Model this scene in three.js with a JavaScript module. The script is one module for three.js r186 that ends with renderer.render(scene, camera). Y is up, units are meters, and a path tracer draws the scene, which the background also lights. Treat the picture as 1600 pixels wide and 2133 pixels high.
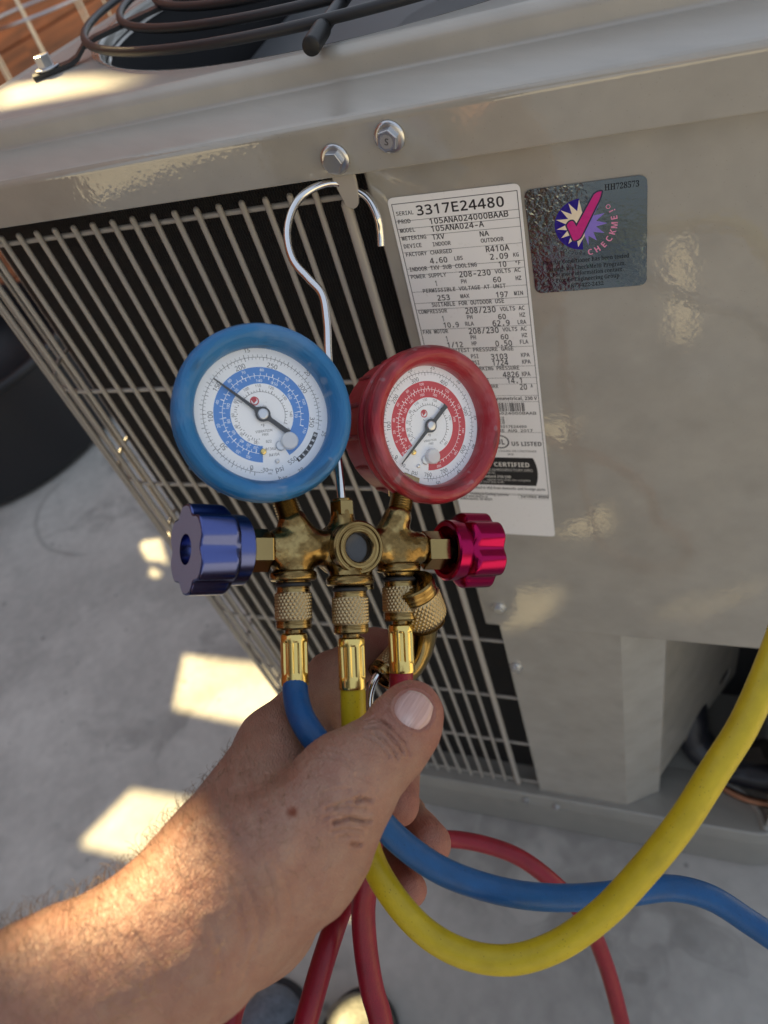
import * as THREE from 'three';
import { mergeGeometries } from 'three/addons/utils/BufferGeometryUtils.js';
import { RoundedBoxGeometry } from 'three/addons/geometries/RoundedBoxGeometry.js';
import { Brush, Evaluator, SUBTRACTION } from 'three-bvh-csg';

// ---------------------------------------------------------------- camera, sky, sun, exposure
const scene = new THREE.Scene();
const camera = new THREE.PerspectiveCamera(71.2, 768 / 1024, 0.01, 200);
camera.position.set(0, 1.035, 0.354);
camera.up.set(-0.03287, 0.66862, -0.74288);
camera.lookAt(-0.36542, 0.33514, -0.25973);
camera.focus = 0.36;
camera.userData.fStop = 7.5;
scene.add(camera);

const SUN = new THREE.Vector3(-0.6, 0.62, -0.45).normalize();
{
  const W = 256, H = 128, d = new Float32Array(W * H * 4);
  for (let j = 0; j < H; j++) for (let i = 0; i < W; i++) {
    const el = (j + 0.5) / H * Math.PI - Math.PI / 2, az = (i + 0.5) / W * 2 * Math.PI - Math.PI;
    const v = new THREE.Vector3(Math.cos(el) * Math.cos(az), Math.sin(el), Math.cos(el) * Math.sin(az));
    const up = Math.max(0, v.y), g = Math.pow(1 - up, 2.2), s = Math.max(0, v.dot(SUN)), halo = 0.1 * Math.pow(s, 6);
    const o = (j * W + i) * 4;
    const c = v.y > 0 ? [0.172 + 0.03 * g, 0.197 + 0.03 * g, 0.242 + 0.015 * g] : [0.08, 0.077, 0.07];
    d[o] = c[0] + halo; d[o + 1] = c[1] + halo * 0.92; d[o + 2] = c[2] + halo * 0.75; d[o + 3] = 1;
  }
  const sky = new THREE.DataTexture(d, W, H, THREE.RGBAFormat, THREE.FloatType);
  sky.mapping = THREE.EquirectangularReflectionMapping;
  sky.magFilter = sky.minFilter = THREE.LinearFilter;
  sky.needsUpdate = true;
  scene.background = sky;
  scene.environment = sky;
}
const sun = new THREE.DirectionalLight(new THREE.Color().setRGB(1, 0.79, 0.42), 5);
sun.position.copy(SUN).multiplyScalar(12);
sun.castShadow = true;
sun.shadow.mapSize.set(4096, 4096);
Object.assign(sun.shadow.camera, { left: -3, right: 3, top: 3.5, bottom: -2.5, near: 1, far: 30 });
scene.add(sun, sun.target);

const renderer = new THREE.WebGLRenderer({ antialias: true });
renderer.setSize(768, 1024);
renderer.shadowMap.enabled = true;
renderer.toneMapping = THREE.LinearToneMapping;
renderer.toneMappingExposure = 3.35;

// ---------------------------------------------------------------- helpers
function rng(a) { return () => { a |= 0; a = a + 0x6D2B79F5 | 0; let t = Math.imul(a ^ a >>> 15, 1 | a); t = t + Math.imul(t ^ t >>> 7, 61 | t) ^ t; return ((t ^ t >>> 14) >>> 0) / 4294967296; }; }
const V = (x, y, z) => new THREE.Vector3(x, y, z);
const VA = a => new THREE.Vector3(a[0], a[1], a[2]);
const smooth = (a, b, x) => { const t = Math.min(1, Math.max(0, (x - a) / (b - a))); return t * t * (3 - 2 * t); };
const lerp = (a, b, t) => a + (b - a) * t;
function h2(x, y, s) { let h = Math.imul(x, 374761393) + Math.imul(y, 668265263) + Math.imul(s, 1442695041) | 0; h = Math.imul(h ^ h >>> 13, 1274126177); return ((h ^ h >>> 16) >>> 0) / 4294967296; }
function tnoise(x, y, per, s) {            // value noise that repeats after per cells
  const xi = Math.floor(x), yi = Math.floor(y), fx = x - xi, fy = y - yi, u = fx * fx * (3 - 2 * fx), v = fy * fy * (3 - 2 * fy);
  const m = n => ((n % per) + per) % per;
  return lerp(lerp(h2(m(xi), m(yi), s), h2(m(xi + 1), m(yi), s), u), lerp(h2(m(xi), m(yi + 1), s), h2(m(xi + 1), m(yi + 1), s), u), v);
}
function fbm(x, y, per, s, oct = 4) { let a = 0.5, t = 0, n = 0; for (let o = 0; o < oct; o++) { t += a * tnoise(x, y, per, s + o); n += a; a *= 0.5; x *= 2; y *= 2; per *= 2; } return t / n; }
function noise3(x, y, z) { return (Math.sin(x * 1.7 + Math.sin(y * 2.3 + z)) + Math.sin(y * 1.9 + Math.sin(z * 2.1 + x)) + Math.sin(z * 1.6 + Math.sin(x * 2.2 + y))) / 3; }
function dataTex(n, f, srgb, rep = 1, n2 = n) {        // f(u, v) -> grey number or [r, g, b], 0 to 1
  const d = new Uint8Array(n * n2 * 4);
  for (let j = 0; j < n2; j++) for (let i = 0; i < n; i++) {
    const c = f((i + 0.5) / n, (j + 0.5) / n2), o = (j * n + i) * 4, q = typeof c === 'number';
    for (let k = 0; k < 3; k++) d[o + k] = Math.max(0, Math.min(255, Math.round(255 * (q ? c : c[k]))));
    d[o + 3] = 255;
  }
  const t = new THREE.DataTexture(d, n, n2, THREE.RGBAFormat);
  t.wrapS = t.wrapT = THREE.RepeatWrapping; t.magFilter = THREE.LinearFilter; t.minFilter = THREE.LinearMipmapLinearFilter;
  if (srgb) t.colorSpace = THREE.SRGBColorSpace;
  t.repeat.set(rep, rep); t.needsUpdate = true;
  return t;
}
function canvasTex(w, h, draw, srgb = true) {
  const c = document.createElement('canvas'); c.width = w; c.height = h;
  draw(c.getContext('2d'), w, h);
  const t = new THREE.CanvasTexture(c);
  if (srgb) t.colorSpace = THREE.SRGBColorSpace;
  t.anisotropy = 8;
  return t;
}
const rgb = (r, g, b) => new THREE.Color().setRGB(r, g, b);
const std = o => new THREE.MeshStandardMaterial(o);
const phys = o => new THREE.MeshPhysicalMaterial(o);
function mesh(name, geo, mat, parent = scene) { const m = new THREE.Mesh(geo, mat); m.name = name; m.castShadow = m.receiveShadow = true; parent.add(m); return m; }
function group(name, parent = scene) { const g = new THREE.Group(); g.name = name; parent.add(g); return g; }
function tag(o, label, category, grp) { o.userData.label = label; o.userData.category = category; if (grp) o.userData.group = grp; return o; }
function structure(o) { o.userData.kind = 'structure'; return o; }
function merge(list) { return mergeGeometries(list.map(g => g.index ? g.toNonIndexed() : g), false); }
function lathe(pts, seg = 48) { return new THREE.LatheGeometry(pts.map(p => new THREE.Vector2(p[0], p[1])), seg); }      // about +y
function creased(pts, seg = 48) {            // a lathe with every profile edge kept sharp
  const out = [];
  for (let i = 0; i + 1 < pts.length; i++) out.push(lathe([pts[i], pts[i + 1]], seg));
  return merge(out);
}
function along(geo, from, dir) { const q = new THREE.Quaternion().setFromUnitVectors(V(0, 1, 0), dir.clone().normalize()); return geo.applyQuaternion(q).translate(from.x, from.y, from.z); }
function curveTube(points, r, seg, sides = 12, cap = true) {
  const c = new THREE.CatmullRomCurve3(points, false, 'centripetal');
  const g = new THREE.TubeGeometry(c, seg, r, sides, false), L = c.getLength(), uv = g.attributes.uv;
  for (let i = 0; i < uv.count; i++) uv.setXY(i, uv.getX(i) * L, uv.getY(i) * 2 * Math.PI * r);
  if (!cap) return g;
  const ends = [0, 1].map(t => { const d = c.getTangent(t); if (t === 0) d.negate(); const s = new THREE.SphereGeometry(r, sides, 6, 0, Math.PI * 2, 0, Math.PI / 2); s.scale(1, 0.35, 1); return along(s, c.getPoint(t), d); });
  return merge([g, ...ends]);
}
function rod(a, b, r, sides = 10) { return along(new THREE.CapsuleGeometry(r, a.distanceTo(b), 2, sides).translate(0, a.distanceTo(b) / 2, 0), a, b.clone().sub(a)); }
function hexGeo(af, h, bev = 0.0004) {         // a hexagonal prism on +y, af across its flats
  const R = af / Math.sqrt(3) - bev, s = new THREE.Shape();
  for (let i = 0; i < 6; i++) { const a = i * Math.PI / 3; i ? s.lineTo(R * Math.cos(a), R * Math.sin(a)) : s.moveTo(R * Math.cos(a), R * Math.sin(a)); }
  s.closePath();
  return new THREE.ExtrudeGeometry(s, { depth: h - 2 * bev, bevelThickness: bev, bevelSize: bev, bevelSegments: 2 }).translate(0, 0, bev).rotateX(-Math.PI / 2);
}
// an isosurface (surface nets) of f at 0 with cells of h metres
function isosurface(f, lo, hi, h) {
  const nx = Math.ceil((hi[0] - lo[0]) / h) + 1, ny = Math.ceil((hi[1] - lo[1]) / h) + 1, nz = Math.ceil((hi[2] - lo[2]) / h) + 1;
  const val = new Float32Array(nx * ny * nz), B = 8, half = h * B * 0.5 * Math.sqrt(3) * 1.15;
  for (let bz = 0; bz < nz; bz += B) for (let by = 0; by < ny; by += B) for (let bx = 0; bx < nx; bx += B) {
    const c = f(lo[0] + (bx + B / 2) * h, lo[1] + (by + B / 2) * h, lo[2] + (bz + B / 2) * h), far = Math.abs(c) > half;
    for (let z = bz; z < Math.min(nz, bz + B); z++) for (let y = by; y < Math.min(ny, by + B); y++) for (let x = bx; x < Math.min(nx, bx + B); x++)
      val[x + nx * (y + ny * z)] = far ? c : f(lo[0] + x * h, lo[1] + y * h, lo[2] + z * h);
  }
  const id = new Int32Array(nx * ny * nz).fill(-1), pos = [], idx = [];
  const E = [[0, 1], [2, 3], [4, 5], [6, 7], [0, 2], [1, 3], [4, 6], [5, 7], [0, 4], [1, 5], [2, 6], [3, 7]];
  for (let z = 0; z < nz - 1; z++) for (let y = 0; y < ny - 1; y++) for (let x = 0; x < nx - 1; x++) {
    const v = []; let neg = 0;
    for (let k = 0; k < 8; k++) { const q = val[x + (k & 1) + nx * (y + (k >> 1 & 1) + ny * (z + (k >> 2)))]; v.push(q); if (q < 0) neg++; }
    if (neg === 0 || neg === 8) continue;
    let sx = 0, sy = 0, sz = 0, n = 0;
    for (const [a, b] of E) if ((v[a] < 0) !== (v[b] < 0)) {
      const t = v[a] / (v[a] - v[b]);
      sx += lerp(a & 1, b & 1, t); sy += lerp(a >> 1 & 1, b >> 1 & 1, t); sz += lerp(a >> 2, b >> 2, t); n++;
    }
    id[x + nx * (y + ny * z)] = pos.length / 3;
    pos.push(lo[0] + (x + sx / n) * h, lo[1] + (y + sy / n) * h, lo[2] + (z + sz / n) * h);
  }
  const at = (x, y, z) => id[x + nx * (y + ny * z)];
  for (let z = 1; z < nz - 1; z++) for (let y = 1; y < ny - 1; y++) for (let x = 1; x < nx - 1; x++) {
    const a = val[x + nx * (y + ny * z)] < 0;
    const quad = (p, q, r, s, flip) => { if (p < 0 || q < 0 || r < 0 || s < 0) return; flip ? idx.push(p, r, q, p, s, r) : idx.push(p, q, r, p, r, s); };
    if (a !== val[x + 1 + nx * (y + ny * z)] < 0) quad(at(x, y - 1, z - 1), at(x, y, z - 1), at(x, y, z), at(x, y - 1, z), !a);
    if (a !== val[x + nx * (y + 1 + ny * z)] < 0) quad(at(x - 1, y, z - 1), at(x - 1, y, z), at(x, y, z), at(x, y, z - 1), a ? 0 : 1);
    if (a !== val[x + nx * (y + ny * (z + 1))] < 0) quad(at(x - 1, y - 1, z), at(x, y - 1, z), at(x, y, z), at(x - 1, y, z), !a);
  }
  const g = new THREE.BufferGeometry(), N = new Float32Array(pos.length), e = h * 0.6;
  for (let i = 0; i < pos.length; i += 3) {
    const [x, y, z] = [pos[i], pos[i + 1], pos[i + 2]];
    let a = f(x + e, y, z) - f(x - e, y, z), b = f(x, y + e, z) - f(x, y - e, z), c = f(x, y, z + e) - f(x, y, z - e);
    const L = Math.hypot(a, b, c) || 1; N[i] = a / L; N[i + 1] = b / L; N[i + 2] = c / L;
  }
  g.setAttribute('position', new THREE.Float32BufferAttribute(pos, 3));
  g.setAttribute('normal', new THREE.BufferAttribute(N, 3));
  g.setIndex(idx);
  return g;
}
// splits the triangles that near() picks into four, levels times, and draws the new points onto f = 0
function refine(geo, f, near, levels) {
  let pos = Array.from(geo.attributes.position.array), nor = Array.from(geo.attributes.normal.array), idx = Array.from(geo.index.array);
  const grad = (x, y, z, e) => { const a = f(x + e, y, z) - f(x - e, y, z), b = f(x, y + e, z) - f(x, y - e, z), c = f(x, y, z + e) - f(x, y, z - e), L = Math.hypot(a, b, c) || 1; return [a / L, b / L, c / L]; };
  const close = new Map(), is = i => { if (!close.has(i)) close.set(i, near(pos[3 * i], pos[3 * i + 1], pos[3 * i + 2])); return close.get(i); };
  for (let l = 0; l < levels; l++) {
    const mid = new Map(), out = [];
    const m = (a, b) => {
      const k = a < b ? a * 4194304 + b : b * 4194304 + a; if (mid.has(k)) return mid.get(k);
      let x = (pos[3 * a] + pos[3 * b]) / 2, y = (pos[3 * a + 1] + pos[3 * b + 1]) / 2, z = (pos[3 * a + 2] + pos[3 * b + 2]) / 2, n;
      for (let t = 0; t < 3; t++) { n = grad(x, y, z, 0.0002); const d = Math.max(-0.0006, Math.min(0.0006, f(x, y, z))); x -= n[0] * d; y -= n[1] * d; z -= n[2] * d; }
      pos.push(x, y, z); nor.push(...n); const id = pos.length / 3 - 1; mid.set(k, id); return id;
    };
    for (let i = 0; i < idx.length; i += 3) {
      const [a, b, c] = [idx[i], idx[i + 1], idx[i + 2]];
      if (!is(a) && !is(b) && !is(c)) { out.push(a, b, c); continue; }
      const p = m(a, b), q = m(b, c), r = m(c, a); out.push(a, p, r, p, b, q, r, q, c, p, q, r);
    }
    idx = out;
  }
  for (const [i, c] of close) if (c) { const n = grad(pos[3 * i], pos[3 * i + 1], pos[3 * i + 2], 0.00025); nor[3 * i] = n[0]; nor[3 * i + 1] = n[1]; nor[3 * i + 2] = n[2]; }
  const g = new THREE.BufferGeometry(); g.setAttribute('position', new THREE.Float32BufferAttribute(pos, 3)); g.setAttribute('normal', new THREE.Float32BufferAttribute(nor, 3)); g.setIndex(idx);
  return g;
}
function smin(a, b, k) { const h = Math.max(k - Math.abs(a - b), 0) / k; return Math.min(a, b) - h * h * k * 0.25; }
function capsule(c, x, y, z) {               // tapered: [ax ay az bx by bz ra rb]
  const ux = c[3] - c[0], uy = c[4] - c[1], uz = c[5] - c[2], px = x - c[0], py = y - c[1], pz = z - c[2];
  const t = Math.max(0, Math.min(1, (px * ux + py * uy + pz * uz) / (ux * ux + uy * uy + uz * uz)));
  const qx = px - t * ux, qy = py - t * uy, qz = pz - t * uz;
  return Math.sqrt(qx * qx + qy * qy + qz * qz) - (c[6] + t * (c[7] - c[6]));
}
function flatUV(geo, ax, ay, s) {            // uv in units of s metres along two object axes
  const p = geo.attributes.position, uv = new Float32Array(p.count * 2), q = V(0, 0, 0);
  for (let i = 0; i < p.count; i++) { q.fromBufferAttribute(p, i); uv[2 * i] = q.dot(ax) / s; uv[2 * i + 1] = q.dot(ay) / s; }
  geo.setAttribute('uv', new THREE.BufferAttribute(uv, 2));
  return geo;
}

// ---------------------------------------------------------------- measured data (metres; label rows in millimetres)
const FAN_TURN = 0.6;
const taken = new Map();
function numbered(n) { const k = taken.get(n) || 0; taken.set(n, k + 1); return k ? n + '_' + String(k).padStart(3, '0') : n; }
const LIT = [[[-0.848,0.0,-0.174],[-0.815,0.0,-0.069],[-0.608,0.0,-0.063],[-0.553,0.0,-0.111],[-0.654,0.0,-0.175]],[[-0.818,0.0,0.081],[-0.865,0.0,0.177],[-0.728,0.0,0.175],[-0.563,0.0,0.158],[-0.584,0.0,0.074]],[[-1.114,0.0,-0.438],[-1.043,0.0,-0.454],[-0.963,0.0,-0.359],[-1.02,0.0,-0.39],[-1.061,0.0,-0.39]],[[-1.039,0.0,-0.383],[-0.981,0.0,-0.354],[-0.999,0.0,-0.341],[-1.034,0.0,-0.353]],[[-0.418,0.0,0.15],[-0.37,0.0,0.14],[-0.367,0.0,0.173],[-0.397,0.0,0.18]],[[-0.522,0.67,-0.06],[-0.449,0.669,-0.06],[-0.493,0.567,-0.06],[-0.571,0.568,-0.06]],[[-0.597,0.284,-0.06],[-0.571,0.281,-0.06],[-0.591,0.234,-0.06],[-0.608,0.244,-0.06]],[[-0.49,0.946,-0.143],[-0.433,0.946,-0.073],[-0.371,0.946,-0.064],[-0.281,0.946,-0.051],[-0.355,0.946,-0.1],[-0.416,0.946,-0.126],[-0.437,0.946,-0.124]],[[-0.291,0.0,0.374],[-0.145,0.0,0.393],[-0.166,0.0,0.335],[-0.204,0.0,0.302],[-0.276,0.0,0.294]],[[-0.346,0.0,0.828],[-0.121,0.0,0.823],[-0.106,0.0,0.716],[-0.327,0.0,0.714]],[[-0.293,0.0,0.631],[-0.093,0.0,0.631],[-0.08,0.0,0.521],[-0.273,0.0,0.506]],[[-0.018,0.0,1.548],[0.04,0.0,1.536],[0.052,0.0,1.093],[-0.001,0.0,1.098]],[[0.004,0.0,1.001],[0.042,0.0,0.999],[0.038,0.0,0.91],[0.01,0.0,0.911]],[[0.019,0.0,0.785],[0.052,0.0,0.785],[0.048,0.0,0.678],[0.028,0.0,0.678]]];      // outlines of the sunlit spots
const HOSES = {"blue":[[-0.1528,0.7686,0.2234],[-0.15,0.7676,0.2301],[-0.1447,0.7678,0.2381],[-0.1368,0.7671,0.2457],[-0.1287,0.761,0.251],[-0.1202,0.7499,0.257],[-0.1113,0.7394,0.2636],[-0.1008,0.7275,0.2694],[-0.0858,0.7133,0.2733],[-0.0692,0.6993,0.2729],[-0.0506,0.6856,0.2693],[-0.0313,0.6741,0.2628],[-0.0116,0.6643,0.2541],[0.0087,0.6546,0.2449],[0.0254,0.6472,0.2434],[0.042,0.6378,0.2475],[0.0582,0.629,0.2528],[0.0871,0.5874,0.2586],[0.129,0.4711,0.2685]],"yellow":[[-0.13,0.7571,0.2163],[-0.1293,0.7513,0.2232],[-0.1279,0.7419,0.2349],[-0.1254,0.7328,0.2486],[-0.1213,0.7246,0.262],[-0.1139,0.7167,0.2765],[-0.1022,0.7105,0.2879],[-0.087,0.7022,0.2964],[-0.0707,0.697,0.2993],[-0.0535,0.6944,0.2969],[-0.0368,0.6967,0.2892],[-0.0189,0.704,0.2751],[-0.0034,0.7139,0.2578],[0.0102,0.7239,0.2399],[0.0219,0.7346,0.2208],[0.0319,0.7416,0.2036],[0.0397,0.748,0.1852],[0.0473,0.753,0.1634],[0.055,0.7556,0.1347],[0.067,0.7514,0.0998]],"red":[[-0.1166,0.7383,0.1956],[-0.1162,0.7329,0.204],[-0.1172,0.7239,0.2197],[-0.1201,0.7126,0.2392],[-0.123,0.6997,0.2621],[-0.125,0.6854,0.2797],[-0.1264,0.6745,0.2896],[-0.1247,0.6621,0.3028],[-0.1207,0.6515,0.3157],[-0.1152,0.6406,0.3281],[-0.12,0.58,0.385],[-0.13,0.42,0.42],[-0.12,0.2,0.45],[-0.09,0.04,0.45],[-0.03,0.015,0.44],[0.02,0.04,0.42],[0.035,0.14,0.37],[0.02,0.24,0.32],[-0.008,0.3,0.29],[-0.0171,0.3795,0.2644],[-0.0286,0.4224,0.2386],[-0.0422,0.4593,0.221],[-0.0611,0.4856,0.2104],[-0.0865,0.5056,0.2027],[-0.1115,0.5185,0.2029],[-0.1319,0.5315,0.2083],[-0.1499,0.5565,0.2231],[-0.1582,0.5937,0.2507],[-0.1497,0.6409,0.2815],[-0.1459,0.6556,0.3],[-0.1478,0.6522,0.3163],[-0.1503,0.6455,0.3337],[-0.1559,0.632,0.3525],[-0.1709,0.6121,0.3678],[-0.1896,0.6101,0.3649],[-0.1953,0.6276,0.3483],[-0.1958,0.631,0.3365],[-0.1927,0.6265,0.3154],[-0.1984,0.6019,0.2817]]};
const ELBOW = {"nut1":[[-0.1147,0.7613,0.1609],[-0.1094,0.7372,0.1688]],"tube1":[[-0.1103,0.7408,0.167],[-0.1124,0.7304,0.1719],[-0.1155,0.7237,0.1782],[-0.1199,0.72,0.185],[-0.1261,0.7186,0.1886]],"nut2":[[-0.1235,0.7303,0.1851],[-0.1281,0.7315,0.1963]],"tube2":[[-0.1269,0.7308,0.1931],[-0.1289,0.7336,0.196],[-0.1311,0.7333,0.201],[-0.1326,0.729,0.2067],[-0.1325,0.7233,0.2116],[-0.1311,0.7178,0.2137]]};
const G_BLUE = [[0.9939,0.0099,0.1099],[-0.0164,0.9982,0.0584],[-0.1092,-0.0598,0.9922]], G_RED = [[0.9982,0.03,-0.051],[-0.0212,0.9859,0.1658],[0.0553,-0.1644,0.9848]];
const CAPS = {"palm":[[-0.1973,0.8126,0.391,-0.1784,0.7951,0.3623,0.0282,0.0263],[-0.1784,0.7951,0.3623,-0.1525,0.7768,0.3286,0.0263,0.0267],[-0.1525,0.7768,0.3286,-0.1461,0.7684,0.3083,0.0267,0.0266],[-0.1461,0.7684,0.3083,-0.1587,0.7447,0.25,0.0266,0.0166],[-0.1495,0.7728,0.2988,-0.1593,0.7504,0.2519,0.0204,0.0155],[-0.1525,0.7485,0.3072,-0.1628,0.7106,0.2506,0.0287,0.0197],[-0.1556,0.7249,0.3032,-0.1677,0.6756,0.2576,0.0256,0.02],[-0.1652,0.7387,0.3259,-0.1557,0.7157,0.3122,0.021,0.0189],[-0.1601,0.7226,0.232,-0.1576,0.6996,0.203,0.0161,0.0145],[-0.1603,0.7316,0.2495,-0.1391,0.7334,0.2512,0.0189,0.0166]],"thenar":[[-0.1323,0.782,0.3025,-0.1136,0.7709,0.2649,0.0186,0.0166],[-0.1335,0.7647,0.3051,-0.126,0.7624,0.2951,0.0194,0.0205],[-0.126,0.7624,0.2951,-0.1215,0.7621,0.283,0.0205,0.0195],[-0.1215,0.7621,0.283,-0.1156,0.767,0.2706,0.0195,0.0158]],"thumb":[[-0.1136,0.7709,0.2649,-0.1019,0.7634,0.2437,0.0162,0.0139],[-0.1019,0.7634,0.2437,-0.0977,0.7637,0.2327,0.0139,0.0133],[-0.0977,0.7637,0.2327,-0.0962,0.7636,0.2271,0.0133,0.0116]],"index":[[-0.1618,0.7422,0.2416,-0.1535,0.7339,0.2022,0.0165,0.0126],[-0.1535,0.7339,0.2022,-0.1439,0.7182,0.1753,0.0126,0.0113],[-0.1439,0.7182,0.1753,-0.1343,0.7179,0.1731,0.0113,0.01]],"middle":[[-0.1657,0.7093,0.2407,-0.1615,0.6844,0.2015,0.0192,0.0134],[-0.1615,0.6844,0.2015,-0.1337,0.6663,0.2055,0.0134,0.0126],[-0.1337,0.6663,0.2055,-0.1177,0.6907,0.2432,0.0126,0.0104]],"ring":[[-0.1684,0.676,0.2478,-0.1595,0.645,0.2175,0.019,0.0128],[-0.1595,0.645,0.2175,-0.1332,0.6307,0.2295,0.0128,0.0126],[-0.1332,0.6307,0.2295,-0.1062,0.6595,0.2491,0.0126,0.0106]],"pinky":[[-0.1723,0.6543,0.2585,-0.16,0.6282,0.2419,0.0172,0.0111],[-0.16,0.6282,0.2419,-0.138,0.6225,0.2516,0.0111,0.0103],[-0.138,0.6225,0.2516,-0.1153,0.6466,0.2692,0.0103,0.0088]]};
const GROOVES = [[0.9,0.5,[[-0.1089,0.7798,0.2417],[-0.106,0.7795,0.2399],[-0.1006,0.7803,0.2419],[-0.0975,0.7795,0.2437]]],[1.0,0.8,[[-0.107,0.7828,0.2461],[-0.1019,0.7807,0.2436],[-0.0956,0.779,0.2475],[-0.0919,0.7757,0.2504]]],[0.9,0.6,[[-0.1029,0.78,0.2409],[-0.0972,0.7794,0.2436],[-0.0915,0.7757,0.2472],[-0.0896,0.7726,0.2504]]],[0.9,0.6,[[-0.1029,0.7825,0.2475],[-0.0964,0.78,0.2503],[-0.0926,0.7765,0.2539]]],[0.9,0.4,[[-0.1064,0.7849,0.2502],[-0.1003,0.783,0.2514],[-0.0953,0.7797,0.2546]]],[1.0,1.15,[[-0.1065,0.7862,0.2844],[-0.102,0.7833,0.2811],[-0.098,0.7781,0.2797],[-0.0967,0.7765,0.2787]]],[0.8,0.35,[[-0.1097,0.789,0.2842],[-0.1064,0.7871,0.282],[-0.1029,0.7842,0.2811]]],[0.8,0.4,[[-0.1035,0.7838,0.2832],[-0.0999,0.7796,0.2818],[-0.0973,0.7751,0.2811]]],[0.8,0.35,[[-0.1047,0.7827,0.2878],[-0.1017,0.7795,0.2856],[-0.0987,0.7748,0.2845]]],[0.8,0.3,[[-0.1125,0.7917,0.2771],[-0.1078,0.7905,0.2746],[-0.1032,0.7883,0.2724]]],[0.8,0.3,[[-0.1026,0.7881,0.2671],[-0.0988,0.785,0.2669],[-0.0958,0.7813,0.2682]]],[0.7,0.35,[[-0.1008,0.7811,0.2449],[-0.0953,0.7789,0.2487],[-0.0926,0.7766,0.2515]]],[0.7,0.3,[[-0.1065,0.7809,0.2432],[-0.1021,0.7801,0.2414],[-0.0986,0.7798,0.2427]]],[0.8,0.25,[[-0.1169,0.7927,0.2709],[-0.1119,0.7919,0.272],[-0.1076,0.7909,0.2714]]],[0.8,0.25,[[-0.1411,0.7621,0.2502],[-0.1217,0.7898,0.2605],[-0.1153,0.7914,0.2626]]],[1.0,1.1,[[-0.1009,0.7851,0.2754],[-0.0985,0.7833,0.2733],[-0.0968,0.7813,0.2729]]],[1.0,0.9,[[-0.1012,0.777,0.2878],[-0.0992,0.7731,0.2865]]],[0.9,0.5,[[-0.1094,0.7895,0.2813],[-0.1044,0.7874,0.2772],[-0.1002,0.785,0.2737]]],[0.9,0.5,[[-0.1068,0.7882,0.2798],[-0.1024,0.7856,0.2775],[-0.0981,0.7813,0.2764]]],[0.9,0.45,[[-0.1065,0.7852,0.287],[-0.1025,0.782,0.2843],[-0.0988,0.7766,0.2827]]],[0.8,0.3,[[-0.1153,0.7907,0.2599],[-0.1102,0.7906,0.2602],[-0.1047,0.7892,0.2633]]],[0.8,0.3,[[-0.1199,0.7914,0.2639],[-0.1114,0.7914,0.2631],[-0.1051,0.7896,0.2653]]],[1.62,0.4,[[-0.1261,0.7986,0.3111],[-0.1221,0.7925,0.317],[-0.1203,0.7861,0.3223],[-0.1204,0.7829,0.3279]]],[1.7550000000000001,0.35,[[-0.1318,0.8001,0.3255],[-0.1272,0.7942,0.3327],[-0.1261,0.7899,0.3383]]],[1.4850000000000003,0.25,[[-0.119,0.7956,0.302],[-0.1148,0.7879,0.3085],[-0.1139,0.7741,0.3171]]],[1.35,0.2,[[-0.13,0.7995,0.3131],[-0.1256,0.7945,0.3201],[-0.1227,0.7888,0.327]]],[1.35,0.225,[[-0.1217,0.7974,0.3051],[-0.118,0.7909,0.3119],[-0.117,0.7816,0.3196]]],[1.35,0.175,[[-0.1466,0.802,0.3036],[-0.1343,0.8017,0.3041],[-0.1233,0.7984,0.3057]]],[1.4850000000000003,0.3,[[-0.1244,0.7781,0.3417],[-0.1219,0.7823,0.3342],[-0.1211,0.7851,0.3267]]],[1.35,0.15,[[-0.1452,0.8034,0.3098],[-0.1379,0.8024,0.3156],[-0.133,0.8008,0.3224]]]];
const NAILS = {"c":[-0.0908,0.7777,0.2322],"n":[0.4698,0.869,-0.155],"a":[0.1717,-0.2622,-0.9496],"b":[-0.8659,0.4196,-0.2724]}, MOLE = [-0.1194,0.7947,0.286];
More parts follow.
